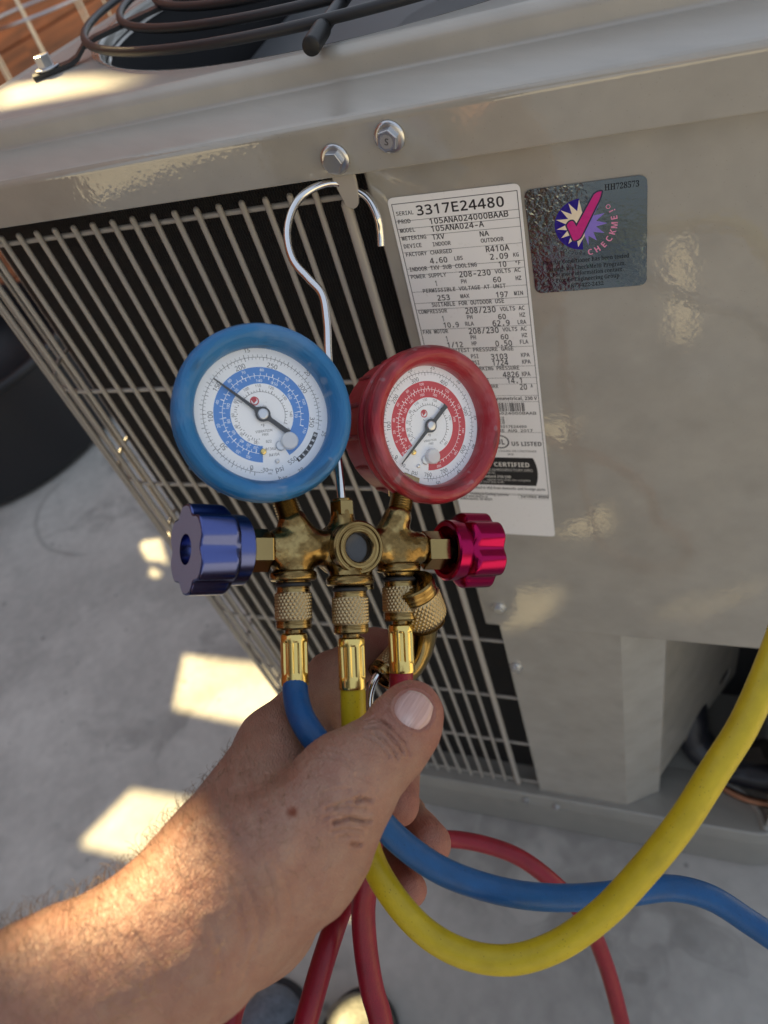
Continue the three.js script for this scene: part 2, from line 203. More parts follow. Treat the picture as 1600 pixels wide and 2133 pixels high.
const LABEL_ROWS = [["SERIAL",2.9,12.9,8.8,2.3],["3317E24480",14.2,61.3,8.2,5.6],["PROD",2.9,10.1,13.4,2.4],["105ANA024000BAAB",20.0,62.4,14.8,3.4],["MODEL",2.8,11.6,18.4,2.4],["105ANA024-A",20.0,48.9,19.1,3.3],["METERING",2.7,16.8,23.0,2.4],["TXV",19.8,26.8,23.7,3.2],["NA",45.7,50.8,24.4,3.1],["DEVICE",2.7,13.2,27.5,2.5],["INDOOR",19.1,29.5,27.8,2.4],["OUTDOOR",45.8,58.1,28.2,2.4],["FACTORY CHARGED",2.6,29.3,32.4,2.5],["R410A",47.5,60.4,33.3,3.6],["4.60",15.6,25.9,37.3,3.6],["LBS",29.5,34.6,37.1,2.5],["2.09",49.2,59.4,37.9,3.5],["KG",61.7,65.0,37.7,2.4],["INDOOR TXV SUB COOLING",2.6,41.6,41.6,2.6],["10",53.1,57.8,42.6,3.6],["°F",62.2,65.3,42.5,2.5],["POWER SUPPLY",2.4,23.3,46.2,2.7],["208-230",30.4,48.6,46.9,3.9],["VOLTS AC",50.7,64.8,46.7,2.5],["1",15.7,17.3,51.4,3.6],["PH",30.8,34.1,51.2,2.7],["60",48.8,53.7,51.7,3.5],["HZ",61.4,64.7,51.6,2.6],["PERMISSIBLE VOLTAGE AT UNIT",7.4,55.6,55.6,2.7],["253",14.9,22.9,60.7,3.9],["MAX",28.8,34.1,60.5,2.7],["197",49.0,56.3,61.1,3.8],["MIN",59.4,64.6,60.8,2.7],["SUITABLE FOR OUTDOOR USE",10.8,53.5,65.1,2.8],["COMPRESSOR",1.7,19.3,69.3,2.9],["208/230",29.8,48.0,70.2,4.2],["VOLTS AC",50.3,64.3,70.3,2.8],["1",15.1,16.7,74.6,3.9],["PH",30.2,33.7,74.5,2.9],["60",48.3,53.2,75.3,3.8],["HZ",60.8,64.2,74.8,2.8],["10.9",14.9,24.8,79.2,4.0],["RLA",28.3,33.6,79.0,2.9],["62.9",44.4,54.9,79.7,4.1],["LRA",59.0,64.1,79.5,2.9],["FAN MOTOR",1.2,17.2,83.3,3.0],["208/230",29.4,47.8,84.1,4.4],["VOLTS AC",49.8,63.9,84.0,2.9],["1",14.6,16.2,88.9,4.1],["PH",29.9,33.4,88.6,3.0],["60",47.9,52.9,89.1,4.0],["HZ",60.5,63.8,88.5,2.9],["1/12",14.4,24.7,93.4,4.1],["HP",29.9,33.2,93.0,3.1],["0.50",44.1,54.4,93.7,4.3],["FLA",58.7,63.8,93.2,3.0],["DESIGN/TEST PRESSURE GAGE",7.0,54.8,97.4,3.1],["450",12.2,21.8,102.6,4.6],["PSI",27.9,32.8,102.3,3.2],["3103",40.1,50.6,103.1,4.5],["KPA",58.3,63.6,102.5,3.1],["PSI",27.7,32.7,107.0,3.2],["1724",40.1,50.3,107.7,4.5],["KPA",58.4,63.6,107.5,3.2],["/WORKING PRESSURE",26.3,56.5,111.7,3.2],["4826",45.5,55.8,116.7,4.6],["KPA",57.2,62.5,116.6,3.3],["14.1",47.4,57.7,121.5,4.7],["20",54.7,59.6,126.5,4.8],["A",61.7,63.0,125.9,2.8],["G",29.9,31.6,115.4,2.8],["MPS",31.7,36.3,120.9,2.8],["-BKR",35.2,41.5,125.8,2.8],["symmetrical, 230 V",36.9,64.6,135.7,2.9],["105ANA024000BAAB",26.3,63.0,148.0,2.4],["3317E24480",38.0,55.6,159.4,2.5],["MANUFACTURE AUG 2017",18.0,59.2,163.0,2.6],["US LISTED",43.4,63.9,174.8,4.1],["COOLING AIR CONDITIONER",33.8,59.6,181.7,1.9],["3R30",39.5,44.0,184.8,1.7],["CERTIFIED",28.6,53.8,194.7,4.7],["WWW.AHRIDIRECTORY.ORG",17.8,55.3,199.9,2.4],["Unitary Small AC",10.3,28.7,203.2,2.4],["AHRI Standard 210/240",9.6,39.2,206.9,2.7],["applies only when the complete",21.5,52.6,210.2,2.0],["system is listed with AHRI",8.6,33.5,212.7,2.0],["Assembled in USA from domestic and foreign parts",4.0,62.1,218.9,2.5],["Heating & Cooling Systems",6.5,35.0,225.6,2.6],["7310 West Morris St.",-0.5,19.7,228.5,2.6],["Indianapolis, IN 46231",-2.3,22.4,231.3,2.6],["341094-4009",43.6,63.7,227.0,2.8]];
const LABEL_LINES = [13.2, 17.6, 22.2, 31.3, 41.3, 45.3, 56.1, 63.6, 68.1, 81.9, 96.4, 110.6, 119.4, 124.2, 133.4, 138.4, 164.6, 224.3];

// ---------------------------------------------------------------- materials
const peel = dataTex(1024, (u, v) => 0.5 + 0.75 * (fbm(u * 52, v * 52, 52, 3, 2) - 0.5) + 0.5 * (fbm(u * 14, v * 14, 14, 4, 2) - 0.5), false);                     // orange-peel relief of sprayed paint, one tile = 0.12 m
const patches = dataTex(512, (u, v) => 0.90 + 0.10 * fbm(u * 7, v * 7, 7, 9, 5) - (h2(Math.floor(u * 512), Math.floor(v * 512), 5) > 0.9992 ? 0.25 : 0), true);
const scuff = dataTex(512, (u, v) => { const n = fbm(u * 5, v * 5, 5, 31, 5), m = fbm(u * 23, v * 23, 23, 41, 3); const k = 0.82 + 0.3 * (n - 0.5) + 0.22 * (m - 0.5); return [k, k, k]; }, true);
const paintOf = (c, o = {}) => phys({ color: c, roughness: 0.055, specularIntensity: 1, ior: 1.85, map: patches, bumpMap: peel, bumpScale: 0.000042, ...o });
const PAINT = paintOf(rgb(0.425, 0.395, 0.335));
const PAINT_TOP = paintOf(rgb(0.425, 0.395, 0.335), { roughness: 0.33, sheen: 1, sheenRoughness: 0.45, sheenColor: rgb(0.9, 0.95, 1) });          // the lid: paint dulled by weather, pale blue sky gloss added as sheen
const PAINT_BASE = paintOf(rgb(0.30, 0.285, 0.245), { roughness: 0.35 });
const WIRE = phys({ color: rgb(0.44, 0.40, 0.34), roughness: 0.3 });
const BLACK = std({ color: rgb(0.012, 0.012, 0.013), roughness: 0.55 });
const GUARD = phys({ color: rgb(0.018, 0.019, 0.021), roughness: 0.42 });
const ZINC = std({ color: rgb(0.62, 0.63, 0.64), metalness: 1, roughness: 0.28 });
const CHROME = std({ color: rgb(0.72, 0.72, 0.72), metalness: 1, roughness: 0.14 });

// ---------------------------------------------------------------- ground
{
  const S = 2.4, x0 = -1.9, z0 = -1.2;
  const pits = []; const r = rng(77);
  for (let i = 0; i < 260; i++) pits.push([r(), r(), 0.0008 + 0.0035 * r() * r() * r(), r()]);
  const grid = new Map();
  for (const p of pits) { const k = Math.floor(p[0] * 24) + ',' + Math.floor(p[1] * 24); (grid.get(k) || grid.set(k, []).get(k)).push(p); }
  const f = (u, v) => {
    const big = fbm(u * 5, v * 5, 5, 101, 5), mid = fbm(u * 22, v * 22, 22, 131, 4), fine = fbm(u * 190, v * 190, 190, 151, 3);
    const veil = smooth(0.52, 0.72, fbm(u * 9 + 0.4 * big, v * 9, 9, 171, 5));
    let k = 0.70 + 0.15 * (big - 0.5) + 0.11 * (mid - 0.5) + 0.07 * (fine - 0.5) + 0.05 * veil;
    const x = x0 + u * S, z = z0 + v * S;
    const dx = x + 1.26, dz = z + 0.57, rr = Math.hypot(dx, dz * 1.15), arc = Math.exp(-Math.pow((rr - 0.20 - 0.012 * mid) / 0.006, 2)) * smooth(-0.02, 0.05, dz - 0.4 * dx) * (1 - smooth(0.0, 0.07, dx));
    k -= 0.11 * arc;
    const st = fbm(u * 14 + 3.1 * mid, v * 14 + 2.3 * big, 14, 191, 5), sp = fbm(u * 70, v * 70, 70, 193, 3);
    k -= 0.10 * smooth(0.60, 0.74, st) * (0.4 + 0.9 * sp) - 0.05 * smooth(0.58, 0.7, 1 - st) * sp;
    for (let a = -1; a <= 1; a++) for (let b = -1; b <= 1; b++) for (const p of grid.get((Math.floor(u * 24) + a) + ',' + (Math.floor(v * 24) + b)) || []) {
      const d = Math.hypot(u - p[0], v - p[1]); if (d < p[2] * 2) k -= 0.22 * (0.4 + 0.6 * p[3]) * (1 - smooth(p[2] * 0.4, p[2] * 1.6, d));
    }
    return [k, k * 0.985, k * 0.945];
  };
  const map = dataTex(2048, f, true), bump = dataTex(1024, (u, v) => 0.5 + 0.6 * (fbm(u * 170, v * 170, 170, 211, 3) - 0.5) + 0.5 * (fbm(u * 12, v * 12, 12, 221, 4) - 0.5), false);
  const g = new THREE.PlaneGeometry(60, 60, 1, 1).rotateX(-Math.PI / 2), p = g.attributes.position, uv = g.attributes.uv;
  for (let i = 0; i < 4; i++) uv.setXY(i, (p.getX(i) - x0) / S, (p.getZ(i) - z0) / S);
  structure(mesh('ground', g, std({ color: rgb(0.98, 0.97, 0.96), map, bumpMap: bump, bumpScale: 0.0006, roughness: 0.85 })));
}

// ---------------------------------------------------------------- timber wall: boards in view, added tall sheet with openings shaped for sun spots
{
  const X0 = -2.2, wall = group('timber_wall');
  wall.position.set(X0, 0, 0);
  tag(wall, 'reddish brown timber wall of horizontal boards beyond the air conditioner, with an added tall sheet that shades the yard', 'wall');
  const wood = dataTex(512, (u, v) => { const g = fbm(u * 3, v * 60, 60, 301, 4), k = fbm(u * 6, v * 9, 9, 311, 3); const t = 0.55 + 0.5 * g + 0.25 * (k - 0.5); return [0.72 * t, 0.40 * t, 0.20 * t]; }, true);
  const wm = [1, 0.86, 1.1].map(k => std({ color: rgb(k, k, k), map: wood, roughness: 0.6 }));
  const spots = LIT.map(poly => poly.map(([x, y, z]) => { const t = (X0 - x) / SUN.x; return [z + SUN.z * t, y + SUN.y * t]; }));
  spots.push([[-1.236, 2.88], [-1.163, 2.88], [-1.165, 2.926], [-1.19, 2.936], [-1.215, 2.948], [-1.24, 2.968]]);
  const ev = new Evaluator(); ev.useGroups = false;
  let sheet = new Brush(new THREE.BoxGeometry(0.02, 3.35, 6.2).translate(0, 1.675, -1.1)); sheet.updateMatrixWorld();
  for (const s of spots) {
    const sh = new THREE.Shape(s.map(p => new THREE.Vector2(-p[0], p[1])));
    const b = new Brush(new THREE.ExtrudeGeometry(sh, { depth: 0.1, bevelEnabled: false }).translate(0, 0, -0.05).rotateY(Math.PI / 2)); b.updateMatrixWorld();
    sheet = ev.evaluate(sheet, b, SUBTRACTION);
  }
  const sg = sheet.geometry; sg.computeVertexNormals();
  flatUV(sg, V(0, 0, 1), V(0, 1, 0), 0.9);
  mesh('shade_sheet', sg, wm[0], wall);
  const bg = new RoundedBoxGeometry(0.018, 0.136, 4.1, 1, 0.004); flatUV(bg, V(0, 0, 1), V(0, 1, 0), 0.9);
  for (let i = 0; i < 8; i++) { const m = mesh('board', bg, wm[i % 3], wall); m.position.set(0.02, 0.07 + i * 0.14, -2.1); }
}
// ---------------------------------------------------------------- black tub and wire cage behind the unit
{
  const t = group('plastic_tub'); t.position.set(-1.76, 0, -0.79);
  tag(t, 'large round black plastic tub on the concrete beyond the grille', 'tub');
  const m = phys({ color: rgb(0.016, 0.016, 0.018), roughness: 0.42, bumpMap: peel, bumpScale: 0.0006 });
  mesh('tub_wall', lathe([[0, 0.004], [0.30, 0.004], [0.325, 0.012], [0.334, 0.035], [0.340, 0.20], [0.345, 0.29], [0.340, 0.29], [0.330, 0.20], [0.318, 0.05], [0, 0.04]], 72), m, t);
  mesh('rim', lathe([[0.342, 0.275], [0.350, 0.277], [0.353, 0.285], [0.350, 0.296], [0.342, 0.298], [0.336, 0.288]], 72), m, t);
}
{
  const c = group('wire_cage'); c.position.set(-1.38, 0, -1.30);
  tag(c, 'galvanised wire cage standing behind the air conditioner', 'cage');
  const m = ZINC, R = 0.16;
  for (let i = 0; i < 7; i++) { const a = i * Math.PI * 2 / 7 + 0.2; mesh('upright_wire', rod(V(R * Math.cos(a), 0.01, R * Math.sin(a)), V(R * 0.9 * Math.cos(a), 1.0, R * 0.9 * Math.sin(a)), 0.0022, 8), m, c); }
  for (const y of [0.15, 0.45, 0.66, 0.86]) mesh('hoop', new THREE.TorusGeometry(R * (1 - 0.1 * y) + 0.003, 0.003, 8, 40).rotateX(Math.PI / 2).translate(0, y, 0), m, c);
}

// ---------------------------------------------------------------- the air conditioner
const unit = group('air_conditioner');
tag(unit, 'beige outdoor air conditioner with wire grille, rating label and black fan guard', 'air conditioner');
const XL = -0.505, XR = 0.175, ZB = -0.68, RC = 0.07;
function outline(off, seg = 12) {             // rounded rectangle seen from above, off metres outside the body
  const r = Math.max(0.004, RC + off), pts = [], x0 = XL - off, x1 = XR + off, z0 = ZB - off, z1 = off;
  const arc = (cx, cz, a0) => { for (let i = 0; i <= seg; i++) { const a = a0 + i / seg * Math.PI / 2; pts.push([cx + r * Math.cos(a), cz + r * Math.sin(a)]); } };
  arc(x1 - r, z1 - r, 0); arc(x0 + r, z1 - r, Math.PI / 2); arc(x0 + r, z0 + r, Math.PI); arc(x1 - r, z0 + r, 1.5 * Math.PI);
  return pts;
}
function sweep(profile, seg = 12) {           // profile of [offset, y] round the outline; repeated points keep an edge sharp
  const rings = profile.map(([o, y]) => outline(o, seg).map(([x, z]) => [x, y, z])), n = rings[0].length, pos = [], uv = [], idx = [];
  let v = 0; 
  rings.forEach((R, k) => { if (k) v += Math.hypot(profile[k][0] - profile[k - 1][0], profile[k][1] - profile[k - 1][1]);
    let u = 0; for (let i = 0; i <= n; i++) { const p = R[i % n], q = R[(i + n - 1) % n]; if (i) u += Math.hypot(p[0] - q[0], p[2] - q[2]); pos.push(...p); uv.push(u / 0.12, v / 0.12); } });
  for (let k = 0; k + 1 < rings.length; k++) for (let i = 0; i < n; i++) { const a = k * (n + 1) + i, b = a + n + 1; idx.push(a, b, a + 1, a + 1, b, b + 1); }
  const g = new THREE.BufferGeometry();
  g.setAttribute('position', new THREE.Float32BufferAttribute(pos, 3)); g.setAttribute('uv', new THREE.Float32BufferAttribute(uv, 2)); g.setIndex(idx); g.computeVertexNormals();
  return g;
}
function bez(pts, n = 6) {                    // rounds every inner corner of a profile by its third value
  const out = [];
  pts.forEach((p, i) => {
    if (!i || i === pts.length - 1 || !p[2]) { out.push([p[0], p[1]]); return; }
    const a = pts[i - 1], b = pts[i + 1], da = Math.hypot(a[0] - p[0], a[1] - p[1]), db = Math.hypot(b[0] - p[0], b[1] - p[1]), ra = Math.min(p[2], da * 0.48), rb = Math.min(p[2], db * 0.48);
    const A = [p[0] + (a[0] - p[0]) * ra / da, p[1] + (a[1] - p[1]) * ra / da], B = [p[0] + (b[0] - p[0]) * rb / db, p[1] + (b[1] - p[1]) * rb / db];
    for (let k = 0; k <= n; k++) { const t = k / n; out.push([(1 - t) * (1 - t) * A[0] + 2 * t * (1 - t) * p[0] + t * t * B[0], (1 - t) * (1 - t) * A[1] + 2 * t * (1 - t) * p[1] + t * t * B[1]]); }
  });
  return out;
}
function screw(parent, x, y, z, af, mark) {   // hexagon head with washer flange, facing +z
  const h = mesh('screw', hexGeo(af, af * 0.62, af * 0.05).rotateX(Math.PI / 2).rotateZ(0.3 + 9 * x), ZINC, parent);
  h.position.set(x, y, z);
  mesh('washer', lathe([[0, 0], [af * 0.80, 0], [af * 0.83, af * 0.06], [af * 0.80, af * 0.13], [af * 0.66, af * 0.2], [0, af * 0.22]], 28).rotateX(Math.PI / 2), ZINC, h);
  if (mark) {
    const t = canvasTex(128, 128, (c) => { c.fillStyle = '#bdbdbd'; c.fillRect(0, 0, 128, 128); c.fillStyle = '#6d6d6d'; c.font = 'bold 84px sans-serif'; c.textAlign = 'center'; c.textBaseline = 'middle'; c.fillText('S', 64, 66); });
    mesh('head_mark', new THREE.CircleGeometry(af * 0.36, 24).rotateZ(-0.3).translate(0, 0, af * 0.62 + 0.0002), std({ map: t, metalness: 0.8, roughness: 0.35 }), h);
  }
  return h;
}
{ // top cover with its fan opening
  const cover = group('top_cover', unit);
  const prof = bez([[0.0035, 0.9000], [0.0092, 0.8995, 0.001], [0.0102, 0.9265, 0.0045], [-0.0275, 0.9322, 0.0022], [-0.0288, 0.9432, 0.0028], [-0.0352, 0.9470, 0.004], [-0.0402, 0.9455]], 6);
  const k = prof.findIndex(p => p[1] > 0.9262);
  mesh('cover_lip', sweep(prof.slice(0, k + 1)), PAINT, cover);
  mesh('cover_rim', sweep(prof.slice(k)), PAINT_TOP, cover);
  const CX = -0.170, CZ = -0.334, RO = 0.2845, o = outline(-0.0398);
  const s = new THREE.Shape(o.map(p => new THREE.Vector2(p[0], -p[1]))), hole = new THREE.Path(); hole.absarc(CX, -CZ, RO + 0.006, 0, Math.PI * 2, true); s.holes.push(hole);
  const pl = new THREE.ShapeGeometry(s, 48).rotateX(-Math.PI / 2).translate(0, 0.9455, 0); flatUV(pl, V(1, 0, 0), V(0, 0, 1), 0.12);
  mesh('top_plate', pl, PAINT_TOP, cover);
  mesh('opening_rim', lathe([[RO + 0.0062, 0.9455], [RO + 0.0035, 0.9452], [RO + 0.001, 0.9440], [RO, 0.9415], [RO - 0.0005, 0.935], [RO - 0.003, 0.933]].reverse(), 96).translate(CX, 0, CZ), PAINT, cover);
  // fan: shroud, hub and blades
  const fan = group('fan', unit);
  mesh('shroud', lathe([[RO - 0.001, 0.936], [RO - 0.004, 0.80], [RO + 0.02, 0.74], [0.05, 0.735], [0, 0.735]].reverse(), 72).translate(CX, 0, CZ), std({ color: rgb(0.02, 0.02, 0.022), roughness: 0.6, side: THREE.DoubleSide }), fan);
  mesh('hub', lathe([[0, 0.885], [0.05, 0.885], [0.062, 0.878], [0.064, 0.83], [0, 0.83]], 40).translate(CX, 0, CZ), std({ color: rgb(0.10, 0.10, 0.10), roughness: 0.5 }), fan);
  for (let i = 0; i < 3; i++) {
    const s2 = new THREE.Shape(); s2.moveTo(0.05, -0.02); s2.quadraticCurveTo(0.10, -0.14, 0.24, -0.13); s2.quadraticCurveTo(0.275, -0.05, 0.262, 0.06); s2.quadraticCurveTo(0.15, 0.09, 0.05, 0.02);
    const b = new THREE.ExtrudeGeometry(s2, { depth: 0.002, bevelEnabled: false, curveSegments: 12 }).rotateX(-Math.PI / 2);
    const p = b.attributes.position; for (let k = 0; k < p.count; k++) p.setY(k, p.getY(k) + p.getZ(k) * 0.28); b.computeVertexNormals();
    const m = mesh('fan_blade', b, std({ color: rgb(0.16, 0.165, 0.17), roughness: 0.45, metalness: 0.3 }), fan); m.position.set(CX, 0.868, CZ); m.rotation.y = FAN_TURN + i * Math.PI * 2 / 3;
  }
  // guard
  const guard = group('fan_guard', unit);
  for (let i = 0; i < 11; i++) { const r = 0.290 - i * 0.0295; if (r > 0.03) mesh('guard_ring', new THREE.TorusGeometry(r, 0.0028, 10, 128).rotateX(Math.PI / 2).translate(CX, 0.9560 + 0.0026 * i - 0.00005 * i * i, CZ), GUARD, guard); }
  const bolt = V(-0.421, 0, -0.131);
  { // flat strap down to its bolt
    const d = V(CX - bolt.x, 0, CZ - bolt.z).normalize(), n = V(-d.z, 0, d.x), prof2 = [[-0.012, 0.9462], [0.016, 0.9462], [0.022, 0.9475], [0.030, 0.9525], [0.040, 0.9545], [0.33, 0.968]], pos = [], idx = [];
    prof2.forEach(([a, y]) => { for (const [w, h] of [[-0.007, 0], [0.007, 0], [0.007, 0.0028], [-0.007, 0.0028]]) { const q = bolt.clone().addScaledVector(d, a).addScaledVector(n, w); pos.push(q.x, y + h, q.z); } });
    for (let k = 0; k + 1 < prof2.length; k++) for (let j = 0; j < 4; j++) { const a = k * 4 + j, b = k * 4 + (j + 1) % 4; idx.push(a, a + 4, b, b, a + 4, b + 4); }
    const e = (prof2.length - 1) * 4; idx.push(0, 1, 2, 0, 2, 3, e, e + 2, e + 1, e, e + 3, e + 2);
    let g = new THREE.BufferGeometry(); g.setAttribute('position', new THREE.Float32BufferAttribute(pos, 3)); g.setIndex(idx); g = g.toNonIndexed(); g.computeVertexNormals();
    mesh('guard_strap', g, GUARD, guard);
    const b = mesh('bolt', lathe([[0, 0.0088], [0.0040, 0.0088], [0.0042, 0.0094], [0.0052, 0.0096], [0.0055, 0.009], [0.0055, 0.0026], [0.0085, 0.0024], [0.0088, 0.0016], [0.0085, 0.0006], [0, 0]].reverse(), 6), ZINC, guard); b.position.set(bolt.x, 0.949, bolt.z); b.geometry = merge([hexGeo(0.0098, 0.0085, 0.0005).translate(0, 0.001, 0), lathe([[0, 0], [0.0085, 0], [0.0088, 0.001], [0.0085, 0.0018], [0, 0.002]], 28)]);
  }
  mesh('guard_rod', rod(V(-0.1685, 0.9525, -0.026), V(CX, 0.972, CZ + 0.03), 0.0036, 14), GUARD, guard);
  mesh('rod_cap', along(lathe([[0, -0.002], [0.0042, -0.002], [0.0047, 0], [0.0047, 0.018], [0.0045, 0.021], [0, 0.021]], 24), V(-0.168, 0.9518, -0.020), V(-0.012, 0.02, -0.28)), std({ color: rgb(0.01, 0.01, 0.01), roughness: 0.5 }), guard);
}
{ // coil and wire grille
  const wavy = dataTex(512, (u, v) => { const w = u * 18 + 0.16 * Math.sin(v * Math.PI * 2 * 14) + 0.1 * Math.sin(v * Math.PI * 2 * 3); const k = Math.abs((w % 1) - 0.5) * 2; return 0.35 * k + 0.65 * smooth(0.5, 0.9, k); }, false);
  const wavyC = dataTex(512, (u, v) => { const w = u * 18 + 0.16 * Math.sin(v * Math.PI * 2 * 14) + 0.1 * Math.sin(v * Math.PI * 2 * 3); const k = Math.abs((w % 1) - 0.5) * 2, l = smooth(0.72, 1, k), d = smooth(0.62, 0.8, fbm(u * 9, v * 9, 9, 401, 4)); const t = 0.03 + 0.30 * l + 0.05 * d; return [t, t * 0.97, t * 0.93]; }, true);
  const path = [];                              // along the front from the panel to the left, round the corner, along the left side
  const r = 0.062, xe = XL + 0.002, zf = -0.010;
  for (let i = 0; i <= 20; i++) path.push(V(lerp(-0.140, xe + r, i / 20), 0, zf));
  for (let i = 1; i <= 14; i++) { const a = Math.PI / 2 + i / 14 * Math.PI / 2; path.push(V(xe + r + r * Math.cos(a), 0, zf - r + r * Math.sin(a))); }
  for (let i = 1; i <= 12; i++) path.push(V(xe, 0, lerp(zf - r, -0.62, i / 12)));
  const curve = new THREE.CatmullRomCurve3(path, false, 'centripetal'), L = curve.getLength();
  { // coil face, a band set back from the grille
    const pos = [], uv = [], idx = [], N = 90;
    for (let i = 0; i <= N; i++) { const p = curve.getPointAt(i / N), t = curve.getTangentAt(i / N), q = p.clone().addScaledVector(V(-t.z, 0, t.x), 0.022); for (const y of [0.085, 0.93]) { pos.push(q.x, y, q.z); uv.push(i / N * L / 0.036, y / 0.036); } }
    for (let i = 0; i < N; i++) { const a = 2 * i; idx.push(a, a + 1, a + 2, a + 1, a + 3, a + 2); }
    const g = new THREE.BufferGeometry(); g.setAttribute('position', new THREE.Float32BufferAttribute(pos, 3)); g.setAttribute('uv', new THREE.Float32BufferAttribute(uv, 2)); g.setIndex(idx); g.computeVertexNormals();
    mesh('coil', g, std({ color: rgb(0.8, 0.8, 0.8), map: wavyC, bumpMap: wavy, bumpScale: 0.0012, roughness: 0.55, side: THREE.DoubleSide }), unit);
  }
  const grille = group('wire_grille', unit);
  const upright = new THREE.CapsuleGeometry(0.0019, 0.798, 4, 8);
  const s0 = curve.getPointAt(0).x, step = 0.0156;
  for (let k = 1; k < 70; k++) {
    const d = (-0.1846 + 0.140) * -1 + (k - 1) * step; if (d > L - 0.01) break;
    const p = curve.getPointAt(d / L), t = curve.getTangentAt(d / L), n = V(t.z, 0, -t.x);
    const m = mesh('grille_wire', upright, WIRE, grille); m.position.set(p.x + n.x * 0.003, 0.488, p.z + n.z * 0.003);
  }
  for (const y of [0.8815, 0.755, 0.648, 0.5425, 0.4355, 0.322, 0.209, 0.098]) mesh('cross_wire', new THREE.TubeGeometry(curve, 120, 0.0018, 8).translate(0, y, 0), WIRE, grille);
  // last wire, thicker, flattened into a tab under the cover screw
  const x = -0.1665;
  mesh('hanger_wire', rod(V(x, 0.10, -0.0045), V(x, 0.880, -0.0035), 0.0031, 12), WIRE, grille);
  const s = new THREE.Shape(); s.moveTo(-0.0062, 0.034); s.lineTo(-0.0058, 0.020); s.quadraticCurveTo(-0.0050, 0.010, -0.0032, 0.0015); s.quadraticCurveTo(0, -0.0025, 0.0030, 0.0015); s.quadraticCurveTo(0.0058, 0.010, 0.0060, 0.018); s.lineTo(0.0062, 0.034);
  mesh('hanger_tab', new THREE.ExtrudeGeometry(s, { depth: 0.0012, bevelThickness: 0.0005, bevelSize: 0.0005, bevelSegments: 3 }).rotateX(0.12).translate(-0.1595, 0.8815, 0.0030), WIRE, grille);
}
const PANEL_Z = 0;
{ // service panel with its labels
  const panel = group('service_panel', unit);
  const g = new RoundedBoxGeometry(0.330, 0.445, 0.010, 4, 0.003).translate(-0.1515 + 0.165, 0.478 + 0.2225, PANEL_Z - 0.005); flatUV(g, V(1, 0, 0), V(0, 1, 0), 0.12);
  mesh('panel_sheet', g, PAINT, panel);
  screw(panel, -0.134, 0.5085, PANEL_Z, 0.0078);
  const lab = mesh('rating_label', (() => { const s = new THREE.Shape(), w = 0.0698, h = 0.270, r = 0.0035; s.moveTo(r, 0); s.lineTo(w - r, 0); s.quadraticCurveTo(w, 0, w, -r); s.lineTo(w, -h + r); s.quadraticCurveTo(w, -h, w - r, -h); s.lineTo(r, -h); s.quadraticCurveTo(0, -h, 0, -h + r); s.lineTo(0, -r); s.quadraticCurveTo(0, 0, r, 0);
    const q = new THREE.ShapeGeometry(s, 6), p = q.attributes.position, uv = q.attributes.uv; for (let i = 0; i < p.count; i++) uv.setXY(i, p.getX(i) / w, 1 + p.getY(i) / h); return q; })(),
    phys({ map: canvasTex(528, 2046, drawLabel), roughness: 0.4, bumpMap: peel, bumpScale: 0.0000 }), panel);
  lab.position.set(-0.14147, 0.88184, PANEL_Z + 0.0006); lab.rotation.z = -0.0186; lab.userData.label = 'white rating label printed with serial and model numbers';
  const foilMap = canvasTex(1024, 1024, (c, w) => drawFoil(c, w, false)), foilMetal = canvasTex(1024, 1024, (c, w) => drawFoil(c, w, true), false);
  const crinkle = dataTex(512, (u, v) => { const a = fbm(u * 16, v * 16, 16, 501, 4), b = fbm(u * 40, v * 40, 40, 511, 2), left = 1 - 0.75 * smooth(0.25, 0.62, u + 0.25 * (fbm(u * 4, v * 4, 4, 521, 3) - 0.5)); return 0.5 + left * (0.75 * (a - 0.5) + 0.35 * (b - 0.5)); }, false);
  const foil = mesh('foil_sticker', (() => { const s = new THREE.Shape(), w = 0.0575, h = 0.0577, r = 0.0042; s.moveTo(r, 0); s.lineTo(w - r, 0); s.quadraticCurveTo(w, 0, w, -r); s.lineTo(w, -h + r); s.quadraticCurveTo(w, -h, w - r, -h); s.lineTo(r, -h); s.quadraticCurveTo(0, -h, 0, -h + r); s.lineTo(0, -r); s.quadraticCurveTo(0, 0, r, 0);
    const q = new THREE.ShapeGeometry(s, 6), p = q.attributes.position, uv = q.attributes.uv; for (let i = 0; i < p.count; i++) uv.setXY(i, p.getX(i) / w, 1 + p.getY(i) / h); return q; })(),
    std({ map: foilMap, metalness: 1, metalnessMap: foilMetal, roughness: 0.16, bumpMap: crinkle, bumpScale: 0.0004 }), panel);
  foil.position.set(-0.0702, 0.8765, PANEL_Z + 0.0006); foil.userData.label = 'crinkled silver foil sticker with a pink tick mark';
}
